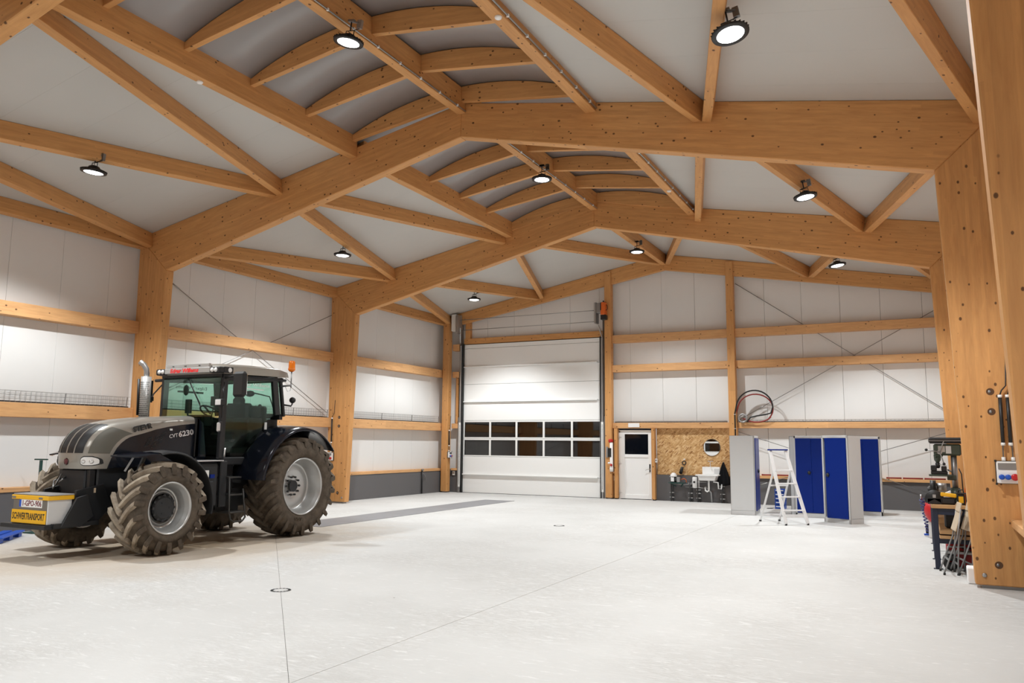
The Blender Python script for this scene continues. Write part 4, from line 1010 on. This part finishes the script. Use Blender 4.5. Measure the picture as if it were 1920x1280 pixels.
# roof: rounded silver shell, front visor with lamps
rf = MB(); pts = [(9.90,2.965),(9.93,3.03),(10.15,3.075),(10.7,3.10),(11.3,3.105),(11.52,3.07),(11.56,2.98)]
def roofrow(x, dz, shr): return [(x, 10.72+(y-10.72)*shr, z+dz) for y, z in pts]
rows = [roofrow(x, -.045*(abs(x)/.80)**6-.02*(abs(x)/.8)**2, 1-.05*(abs(x)/.8)**4) for x in lin(-.80, .80, 16)]
k = len(pts)
for r in rows: rf.v += r
base = len(rf.v)
for x in lin(-.80, .80, 16): rf.v += [(x, 10.72+(y-10.72)*(1-.05*(abs(x)/.8)**4), 2.87+.045*(y-9.9)/1.6) for y, z in pts]
for b0 in (0, base):
    for i in range(16):
        for j in range(k-1): rf.face((b0+i*k+j, b0+i*k+j+1, b0+(i+1)*k+j+1, b0+(i+1)*k+j), 0, b0 == 0)
for i in (0, 16):
    for j in range(k-1): rf.face((i*k+j, i*k+j+1, base+i*k+j+1, base+i*k+j), 0)
for j in (0, k-1):
    for i in range(16): rf.face((i*k+j, (i+1)*k+j, base+(i+1)*k+j, base+i*k+j), 0)
tb(rf, 'cab_roof', M_silver)
tb(MB().box(-.79,.79,9.96,11.5,2.835,2.88), 'roof_base', M_black, bevel=.02)
vs = tb(MB().box(-.56,.56,9.83,9.95,2.885,2.985), 'front_visor', M_rim, bevel=.012)
text('lettering', 'Edgar Willems', .10, M_redtext, tr, (-.06, 9.829-TY, 2.935), (1, 0, 0), (0, 0, 1), .002, width=.70, bold=.0035, shear=.15)
tb(MB().box(-.56,.50,9.87,9.92,2.985,3.055), 'visor_strip', M_rim, bevel=.006)
tb(MB().bar((-.40,9.868,3.02),(-.36,9.868,3.02),.01,.012).bar((-.1,9.868,3.02),(-.05,9.868,3.02),.01,.012).bar((.25,9.868,3.02),(.29,9.868,3.02),.01,.012), 'strip_slots', M_dark)
for s in (1, -1):
    x0, x1 = sorted((s*.565, s*.80))
    lb = tb(MB().box(x0, x1, 9.84, 10.0, 2.875, 2.985), 'lamp_cluster', M_black, bevel=.02)
    ls = [(.615, 9.838), (.70, 9.838)]
    for x, y in ls: T(MB().lathe([(0,.040),(-.012,.032),(-.014,0)], (s*x, y, 2.93), 'y', 16)).build('work_lamp', M_lens, lb)
    if s > 0: tb(MB().box(.792,.808,9.93,10.14,2.88,2.99), 'lamp_cheek', M_black, bevel=.02); tb(MB().lathe([(.0,.042),(.012,.034),(.014,0)], (.808, 10.06, 2.935), 'x', 16), 'work_lamp', M_lens)
# glass lettering
M_decal = mat('white_decal', (.62,.62,.60,1), .6)
text('glass_lettering', 'Edgar Willems', .085, M_decal, tr, (.747, 10.72-TY, 2.72), (0, 1, 0.02), (0, 0, 1), .001, width=.72)
text('glass_lettering', 'Edgar Willems', .085, M_black, tr, (-.747, 10.62-TY, 2.70), (0, -1, 0), (0, 0, 1), .001, width=.72)
tb(MB().box(-.749,-.7455,10.3,10.9,2.60,2.635), 'glass_strip', M_black); tb(MB().box(.746,.7475,10.5,10.95,2.635,2.652), 'glass_strip', M_decal)
tb(MB().box(.746,.749,11.0,11.06,1.93,2.06).box(.747,.75,11.26,11.32,2.62,2.73), 'glass_sticker', M_decal)
# seat, wheel, dash, console
st = tb(MB().box(-.25,.30,10.62,11.1,1.70,1.88), 'seat', M_seat, bevel=.05)
T(MB().box(-.27,.32,10.98,11.16,1.84,2.42)).build('seat_back', M_seat, st, .05)
T(MB().box(-.12,.17,11.0,11.12,2.38,2.54)).build('headrest', M_seat, st, .05)
s2 = tb(MB().box(.30,.62,11.08,11.2,1.7,2.36), 'passenger_seat', M_seat, bevel=.03)
tb(MB().box(-.68,.68,10.3,11.4,1.44,1.62), 'cab_mat', M_seat, bevel=.02)
tb(MB().box(.46,.56,10.85,11.25,2.15,2.36).box(-.62,-.25,10.7,11.3,1.45,2.1), 'armrest', M_seat, bevel=.03)
tb(MB().tube([(0,10.14,1.4),(0,10.2,1.95),(0,10.33,2.16)], [.10,.09,.06], 10).box(-.22,.22,10.05,10.30,1.95,2.17), 'dashboard', M_black, bevel=.03)
wh = [Vector((.20*math.cos(a), 10.42+.20*math.sin(a)*.82, 2.23-.20*math.sin(a)*.55)) for a in [k*math.pi/12 for k in range(24)]]
tb(MB().tube(wh, .016, 7, closed=True).bar(wh[0], wh[12], .03, .02).bar(wh[18], (0,10.42,2.2), .03, .02), 'steering_wheel', M_black)
tb(MB().box(.24,.40,10.18,10.22,2.33,2.50).tube([(.32,10.2,2.33),(.25,10.2,2.1)], .012, 6).box(-.30,-.16,10.1,10.14,2.2,2.45).tube([(-.22,10.1,2.2),(-.14,10.1,1.9)], .018, 6), 'monitor', M_black, bevel=.01)
tb(MB().tube([(-.05,9.93,2.8),(.28,9.92,2.35)], .008, 6).bar((.0,9.925,2.72),(.30,9.92,2.30),.012,.012), 'wiper', M_black)
tb(MB().sphere((-.35,10.15,2.62), (.07,.03,.10), 10).sphere((.25,11.1,2.60), (.12,.05,.06), 10).tube([(.3,11.1,2.62),(.55,11.3,2.55),(.6,11.38,2.3)], .012, 6), 'inner_mirror', M_black)
tb(MB().tube([(.3,11.3,2.15),(.3,11.32,2.36)], .02, 6).sphere((.3,11.32,2.38), .035, 8).tube([(.4,11.33,2.15),(.42,11.34,2.28)], .018, 6), 'levers', M_black)
# handles, mirrors, lamps
hn = tb(MB().box(.755,.80,9.90,9.97,1.86,2.05), 'door_handle_base', M_black, bevel=.015)
T(MB().box(.775,.815,9.84,9.92,1.87,2.03)).build('door_handle', M_alu, hn, .02)
sl = tb(MB().box(.70,.86,9.87,9.95,2.31,2.43), 'side_lamp', M_black, bevel=.012); T(MB().box(.70,.83,9.862,9.872,2.325,2.42)).build('lens', M_lens, sl, .008)
tb(MB().tube([(.76,10.0,2.62),(.84,9.9,2.6),(.86,9.9,2.45)], .010, 6).tube([(.78,9.98,2.72),(.80,9.95,2.55),(.83,9.92,2.3),(.78,9.95,2.12)], .010, 6), 'lamp_bracket', M_black)
def mirror(s, y, zc, xin):
    m_ = tb(MB().box(min(s*1.12, s*1.40), max(s*1.12, s*1.40), y-.05, y+.05, zc-.215, zc+.215), 'mirror_housing', M_black, bevel=.04)
    T(MB().box(min(s*1.15, s*1.37), max(s*1.15, s*1.37), y+.05, y+.055, zc-.17, zc+.17)).build('mirror_face', M_mirror, m_)
    T(MB().tube([(s*.76, 10.0, 2.80), (s*1.0, y+.1, 2.82), (s*1.27, y+.02, 2.80), (s*1.27, y, zc+.2)], .020, 8)).build('mirror_arm', M_black, m_)
mirror(1, 9.86, 2.665, .76)
tb(MB().box(-1.18,-1.03,9.93,10.0,2.40,2.80).tube([(-.74,10.0,2.80),(-1.0,10.02,2.80)], .03, 8).tube([(-.76,10.0,2.75),(-.95,9.95,2.55),(-.92,9.85,2.4),(-.96,9.8,2.1)], .014, 6).box(-.99,-.91,9.85,9.93,2.42,2.50), 'far_mirror', M_black, bevel=.02)
# exhaust
ex = tb(MB().tube([(-.60,9.5,1.95),(-.60,9.5,2.82)], .085, 20), 'exhaust', M_stack)
dots = MB()
for r_ in range(18):
    for c_ in range(12):
        a = R_(180+c_*15+(7.5 if r_ % 2 else 0)); z = 2.14+r_*.034
        dots.cbox((-.60+.0815*math.cos(a), 9.5+.0815*math.sin(a), z), (.012, .012, .015))
T(dots).build('perforations', M_dark, ex, kind='stuff')
T(MB().tube([(-.60,9.5,2.80),(-.60,9.5,2.90),(-.605,9.49,2.96),(-.64,9.46,3.03),(-.69,9.42,3.08)], .046, 14)).build('exhaust_tip', M_zinc, ex)
tb(MB().tube([(-.69,9.44,2.15),(-.70,9.43,2.78)], .022, 8), 'exhaust_heat_shield', M_black)
# beacon
be = tb(MB().tube([(.76,11.36,2.74),(.92,11.44,2.76),(.92,11.46,2.78)], .018, 8).cyl((.92,11.46,2.72),(.92,11.46,3.02),.012,8).tube([(.84,11.4,2.73),(.87,11.42,2.65),(.91,11.45,2.66),(.92,11.46,2.74)],.004,5), 'beacon_bracket', M_steel)
T(MB().lathe([(3.02,.03),(3.04,.06),(3.07,.07),(3.08,.065)], (.92, 11.46, 0), n=18)).build('beacon_base', M_amber, be)
T(MB().lathe([(3.08,.062),(3.20,.058),(3.225,.045),(3.23,0)], (.92, 11.46, 0), n=18)).build('beacon_lens', M_amber, be)
tb(MB().tube([(.76,11.45,2.40),(.86,11.55,2.38),(.88,11.56,2.43)], .016, 6).sphere((.88,11.56,2.49), (.07,.05,.06), 12), 'rear_work_lamp', M_black)
# rear fenders
for s in (1, -1):
    mb = MB(); xs = (s*.56, s*.80, s*1.10, s*1.24, s*1.275, s*1.265, s*1.08, s*.80, s*.56)
    rs = (1.115, 1.115, 1.095, 1.065, 1.02, 1.015, 1.06, 1.085, 1.085)
    mb.lathe(list(zip(xs, rs)), (0, 11.54, .90), 'x', 32, closed=True, a0=R_(38), a1=R_(172))
    tb(mb, 'rear_fender', M_gloss)
    fl2 = MB().lathe([(s*.58,1.10),(s*.58,.60),(s*.56,.60),(s*.56,1.10)], (0,11.54,.90), 'x', 24, closed=True, a0=R_(45), a1=R_(175)); tb(fl2, 'fender_inner', M_chassis)
# steps, tank and side boxes
tb(MB().box(.42,.80,9.42,9.93,.62,1.36), 'battery_box', M_chassis, bevel=.03)
tb(MB().box(.80,.84,9.50,9.80,.70,1.05).box(.76,.83,9.95,10.10,.60,1.38), 'side_cover', M_chassis, bevel=.015)
tb(MB().box(.46,.86,9.38,9.98,1.375,1.395), 'checker_step_top', M_alu, bevel=.004)
tb(MB().box(.825,.84,9.60,9.69,1.10,1.23), 'white_label', M_white); tb(MB().box(.825,.845,9.72,9.81,1.10,1.16), 'blue_label', M_blue)
for r__ in ((.60,.88,10.08,10.38,1.08,1.11),(.62,.92,10.08,10.38,.79,.82),(.66,.98,10.06,10.40,.50,.53)): tb(MB().box(*r__), 'step_tread', M_step, bevel=.004)
tb(MB().tube([(.90,10.08,1.10),(.95,10.06,.55),(.97,10.08,.40),(.98,10.14,.36),(.98,10.34,.36),(.98,10.40,.42),(.96,10.40,.55),(.90,10.40,.9)], .016, 8), 'step_rail', M_step)
tb(MB().box(.50,.62,10.06,10.42,.55,1.30).box(.3,.6,10.0,10.6,.5,.9), 'step_back', M_chassis)
tb(MB().tube([(.78,10.05,1.44),(.80,10.04,1.60)], .018, 6), 'grab_handle', M_alu)
text('tyre_lettering', '650', .085, M_lugr, tr, (1.288, 11.40-TY, .335), (0, -1, .12), (0, -.12, -1), .006, width=.20, bold=.002)

# transport box carried on the front plate
bx_ = empty('toolbox', (TX, 7.40, .515), 'grey front box with yellow lid band and signs carried on the tractor nose', 'box')
MB().box(-.40,.40,-.16,.20,.002,.40).build('body', M_cab, bx_, .008)
MB().box(-.42,.42,-.18,.22,.345,.405).build('yellow_band', M_yellow, bx_, .006)
MB().box(-.40,.42,-.17,.22,.405,.425).build('lid', M_zinc, bx_, .006)
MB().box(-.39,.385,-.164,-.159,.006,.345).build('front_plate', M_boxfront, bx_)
for x in (-.36, .26): MB().box(x-.04, x+.04, -.19, -.178, .36, .385).build('latch', M_steel, bx_, .004)
np_ = MB().box(-.24,.28,-.172,-.162,.235,.345).build('number_plate', M_white, bx_, .004)
MB().box(-.24,-.195,-.1735,-.172,.238,.342).build('blue_band', M_blue2, np_)
text('plate_text', '1-GPO-906', .11, M_platered, np_, (.045, -.173, .29), (1,0,0), (0,0,1), .001, width=.43, bold=.002)
sg = MB().box(-.40,.385,-.178,-.162,.012,.20).build('warning_sign', M_yellow, bx_, .004)
text('sign_text', 'SCHWERTRANSPORT', .13, M_black, sg, (-.005, -.1785, .106), (1,0,0), (0,0,1), .001, width=.74, bold=.003)

# things at the far left wall
pl = empty('pallet', (-2.58, 8.30, 0), 'flat blue plastic pallet lying by the left wall at the picture edge', 'pallet', rz=R_(133))
for y in (-.4, -.2, 0, .2, .4): MB().box(-.6,.6,y-.07,y+.07,.08,.105).build('deck_board', M_blue2, pl, .004)
for x in (-.5, 0, .5):
    for y in (-.36, 0, .36): MB().box(x-.09,x+.09,y-.07,y+.07,.0,.08).build('block', M_blue2, pl, .004)
tg = empty('hand_rammer', (-2.95, 9.45, 0), 'dark green T-handled steel post standing by the left wall behind the front box', 'hand tool')
MB().box(-.022,.022,-.022,.022,.0,1.33).build('post', M_tgreen, tg, .004); MB().bar((-.12,-.05,1.345),(.12,.05,1.345),.035,.025).build('cross_handle', M_tgreen, tg, .006)
MB().box(-.15,.15,-.15,.15,0,.02).build('foot', M_tgreen, tg)

# ------------------------------------------------------------------ workbench corner on the right
wbn = empty('workbench', (12.25, 14.75, 0), 'long workbench with navy steel legs and wooden top behind the right column', 'workbench')
MB().box(-.42,.45,-1.72,1.75,.85,.90).build('bench_top', M_bench, wbn, .006)
for y in (-1.64, -.53, .57, 1.68):
    for x in (-.37, .38):
        MB().box(x-.035,x+.035,y-.035,y+.035,.006,.85).box(x-.06,x+.06,y-.05,y+.05,0,.008).build('leg', M_navy, wbn, .004)
    MB().box(-.37,.38,y-.03,y+.03,.76,.85).box(-.37,.38,y-.025,y+.025,.36,.43).build('cross_bar', M_navy, wbn)
MB().box(-.33,.42,-1.72,1.7,.43,.475).build('shelf_board', M_bench, wbn, .004); MB().box(-.33,.42,-1.72,1.7,.495,.54).build('shelf_board', M_bench, wbn, .004)
MB().box(-.34,.42,-1.6,1.6,.475,.495).build('shelf_rail', M_navy, wbn)
en = empty('electric_motor', (12.3, 13.55, .541), 'black electric motor lying on the bench shelf behind the chairs', 'motor')
MB().cyl((-.15,0,.14),(.25,0,.14),.13,16).build('casing', M_black, en); MB().box(-.30,-.16,-.12,.12,.01,.24).build('end_plate', M_chassis, en, .02)
MB().box(-.12,.22,-.14,.14,.0,.03).build('foot', M_black, en)
rc = empty('red_case', (12.3, 13.6, .0), 'dark red tool case on the floor under the bench', 'case')
MB().box(-.3,.3,-.2,.2,.01,.34).build('body', M_red, rc, .02); MB().tube([(-.1,-.2,.28),(-.1,-.24,.28),(.1,-.24,.28),(.1,-.2,.28)], .012, 6).build('handle', M_black, rc)
gp_ = empty('hand_truck', (12.12, 13.22, 0), 'small grey trolley with black wheels under the bench', 'trolley')
MB().tube([(-.14,0,.06),(-.10,0,.30),(.1,0,.32),(.2,0,.2)], .018, 8).box(-.12,.22,-.1,.1,.22,.25).build('frame', M_zinc, gp_)
for y in (-.13, .13): MB().lathe([(-.02,.03),(-.025,.10),(.025,.10),(.02,.03)], (-.08, y, .10), 'y', 18, closed=True).build('wheel', M_rubber, gp_)
# drill press
dp = empty('drill_press', (12.17, 13.62, .901), 'green bench drill press with black belt cover standing on the workbench', 'drill press')
MB().box(-.22,.16,-.14,.14,0,.05).build('base', M_green, dp, .01)
MB().tube([(0.0,0,.05),(0.0,0,.22)], [.10,.06], 14).build('column_foot', M_green, dp); MB().cyl((0.0,0,.2),(0.0,0,.70),.040,16).build('column', M_steel, dp)
MB().box(-.26,.10,-.09,.09,.69,.86).box(-.26,-.14,-.07,.07,.66,.72).build('head', M_green, dp, .02)
MB().box(-.32,.32,-.13,.13,.865,.955).build('belt_cover', M_black, dp, .02); MB().box(-.325,.325,-.135,.135,.903,.912).build('cover_seam', M_steel, dp)
MB().box(.13,.26,-.08,.08,.62,.86).build('motor', M_black, dp, .03)
MB().tube([(-.215,0,.70),(-.215,0,.62),(-.215,0,.60),(-.215,0,.575)], [.05,.045,.03,.02], 12).build('quill', M_green, dp); MB().tube([(-.215,0,.585),(-.215,0,.575),(-.215,0,.52),(-.215,0,.50)], [.02,.032,.032,.018], 12).build('chuck', M_black, dp)
fw = MB(); hubp = Vector((-.18,-.10,.74)); fw.cyl((-.18,-.06,.74), hubp, .035, 12)
for a in (70, 170, 285): fw.cyl(hubp, hubp+Vector((.17*math.cos(R_(a)), -.03, .17*math.sin(R_(a)))), .008, 6)
fw.build('feed_lever', M_zinc, dp)
for a in (170, 285): MB().sphere(hubp+Vector((.18*math.cos(R_(a)), -.03, .18*math.sin(R_(a)))), .022, 8).build('lever_knob', M_black, dp)
MB().box(-.20,-.11,-.092,-.09,.74,.83).build('scale_plate', M_zinc, dp); MB().box(-.10,-.03,-.092,-.09,.72,.83).build('type_plate', M_cab, dp)
MB().box(-.34,-.03,-.14,.14,.385,.41).box(-.10,.02,-.05,.05,.33,.40).build('work_table', M_green, dp, .006)
MB().tube([(.06,.05,.5),(.09,.05,.42),(.10,.05,.1)], .008, 6).build('power_cord', M_black, dp)
vc = empty('machine_vice', (11.98, 13.62, 1.312), 'dark machine vice clamped on the drill press table', 'vice')
MB().box(-.12,.10,-.08,.08,.0,.05).box(-.12,-.04,-.08,.08,.05,.13).box(.02,.09,-.08,.08,.05,.12).build('body', M_black, vc, .008); MB().tube([(.1,0,.07),(.2,0,.02)], .012, 6).build('screw', M_steel, vc)
MB().tube([(-.1,0,.13),(0,-.02,.145),(.09,0,.125)], .005, 5).build('wire', M_zinc, vc)
bg = empty('bench_grinder', (11.98, 13.95, .901), 'black bench grinder on the workbench left of the drill press column', 'grinder')
MB().cyl((-.05,0,.20),(.08,0,.20),.07,14).box(-.04,.07,-.05,.05,0,.16).build('motor', M_zinc, bg); MB().lathe([(-.14,.0),(-.14,.11),(-.06,.11),(-.06,0)], (0,0,.20), 'x', 20).build('wheel_guard', M_black, bg)
rg_ = MB().add([(11.96,13.38,.905),(12.10,13.34,.905),(12.12,13.44,.905),(11.98,13.46,.905),(12.02,13.40,1.06),(12.10,13.38,1.10),(12.10,13.43,1.07),(12.03,13.44,1.04)], [(0,3,2,1),(4,5,6,7),(0,1,5,4),(1,2,6,5),(2,3,7,6),(3,0,4,7)]).build('crumpled_rag', M_styro, None, .01, label='crumpled white rag on the bench below the drill press', cat='rag')
cs = empty('chop_saw', (11.99, 13.20, .901), 'black and yellow power tool with round guard at the bench front edge', 'power tool')
MB().lathe([(-.04,0),(-.04,.125),(.04,.125),(.04,0)], (-.11,-.0,.07), 'y', 24, a0=R_(-30), a1=R_(210)).box(-.2,.0,-.04,.04,.0,.08).build('guard', M_black, cs, .004)
MB().bar((-.03,-.05,.145),(.17,-.05,.125),.04,.055).build('yellow_body', M_yellow, cs, .01); MB().box(-.03,.16,-.06,.06,.0,.10).build('black_body', M_black, cs, .02)
MB().box(-.13,-.09,-.045,-.04,.09,.135).build('sticker', M_zinc, cs)
for k, (x, l) in enumerate(((12.215, 'left'), (12.32, 'right'))):
    c = empty('charger_box', (x, 13.20, .901), '%s black box with yellow label on the bench beside the column' % l, 'box', 'black boxes on the bench')
    MB().box(-.045,.05,-.06,.06,0,.15).build('body', M_black, c, .01); MB().box(-.03,.03,-.064,-.06,.03,.12).build('label_plate', M_yellow, c); MB().box(-.05,.055,-.065,.065,.15,.17).build('lid', M_black, c, .004); MB().tube([(-.03,0,.17),(-.02,0,.21),(.03,0,.21),(.04,0,.17)], .008, 6).build('handle', M_black, c)
o = MB().lathe([(0,.06),(.2,.055),(.26,.03),(.30,.02),(.30,0)], (12.33, 13.5, .901), n=14).build('orange_bottle', M_orange, None, label='orange can on the bench beside the right column', cat='can')
MB().cyl((12.33,13.5,1.2),(12.33,13.5,1.235),.022,10).build('cap', M_black, o)
# compressor with hose coil behind the bench
cp = empty('air_compressor', (11.98, 17.75, 0), 'red air compressor tank standing behind the far end of the workbench', 'compressor')
MB().lathe([(-.55,0),(-.53,.12),(-.48,.20),(-.40,.24),(.40,.24),(.48,.20),(.53,.12),(.55,0)], (0,0,.50), 'y', 24).build('tank', M_red, cp)
MB().box(-.16,.16,-.3,.3,.74,.95).build('pump_head', M_black, cp, .03)
for y in (-.35, .35): MB().box(-.18,.18,y-.03,y+.03,.02,.30).build('foot', M_white, cp)
for s in (-1, 1): MB().lathe([(-.03,.03),(-.03,.10),(.03,.10),(.03,.03)], (s*.2,.4,.10), 'x', 16, closed=True).build('wheel', M_rubber, cp)
hc = empty('coiled_hose', (11.72, 17.6, 0), 'blue coiled air hose hanging down beside the red compressor tank', 'hose')
cl = []
for k in range(150):
    a = k*.42; cl.append((-.01+.0006*k+.042*math.cos(a), .042*math.sin(a), .72-.0042*k))
MB().tube(cl, .011, 6, sm=True).build('coil', mat('hose_blue', (.02,.03,.16,1), .35), hc)
cl2 = [(.10+.10*math.cos(k*.5)+.0, .02*k/10, .03+.02*(k % 7)/7) for k in range(40)]
MB().tube(cl2, .013, 6).build('coil_on_floor', M_blue2, hc); MB().cyl((-.02,0,.70),(-.02,0,.80),.018,8).build('coupling', M_zinc, hc)
# folding chairs leaning by the column
def chair(x, y, rz, label):
    t = empty('folding_chair', (x, y, 0), label, 'chair', 'folded chairs beside the right column', rz=rz)
    for s in (-.19, .19):
        MB().tube([(-.20, s, .025), (-.02, s, .50), (.045, s, .88)], .011, 8).build('front_leg', M_tube, t)
        MB().tube([(-.03, s*.88, .025), (-.005, s*.88, .40), (.02, s*.88, .62)], .011, 8).build('rear_leg', M_tube, t)
        for x_, q in ((-.20, s), (-.03, s*.88)): MB().cyl((x_, q, 0), (x_+.005, q, .03), .015, 8).build('rubber_foot', M_rubber, t)
    MB().bar((-.135,-.19,.20),(-.135,.19,.20),.018,.018).bar((-.02,-.17,.14),(-.02,.17,.14),.018,.018).build('stretcher', M_tube, t)
    MB().bar((-.035, 0, .58), (.055, 0, .86), .38, .022, up=(1,0,-.3)).build('seat', M_tan, t, .008)
    MB().bar((.03, 0, .84), (.06, 0, .96), .36, .016, up=(1,0,-.3)).build('backrest', M_tan, t, .006)
    return t
chair(12.12, 12.75, R_(6), 'folded tubular chair with pale seat leaning nearest the bench leg')
chair(12.27, 12.85, R_(14), 'folded tubular chair standing close behind the right column')
fb = MB().box(12.19, 12.52, 11.90, 12.16, 0, .20).build('foam_block', M_styro, None, .012, label='white foam block on the floor behind the foot of the right column', cat='foam block')
gm = MB().box(12.2, 12.7, 12.3, 13.0, 0, .02).build('grey_floor_mat', M_steel, None, label='grey mat on the floor under the folded chairs', cat='mat')
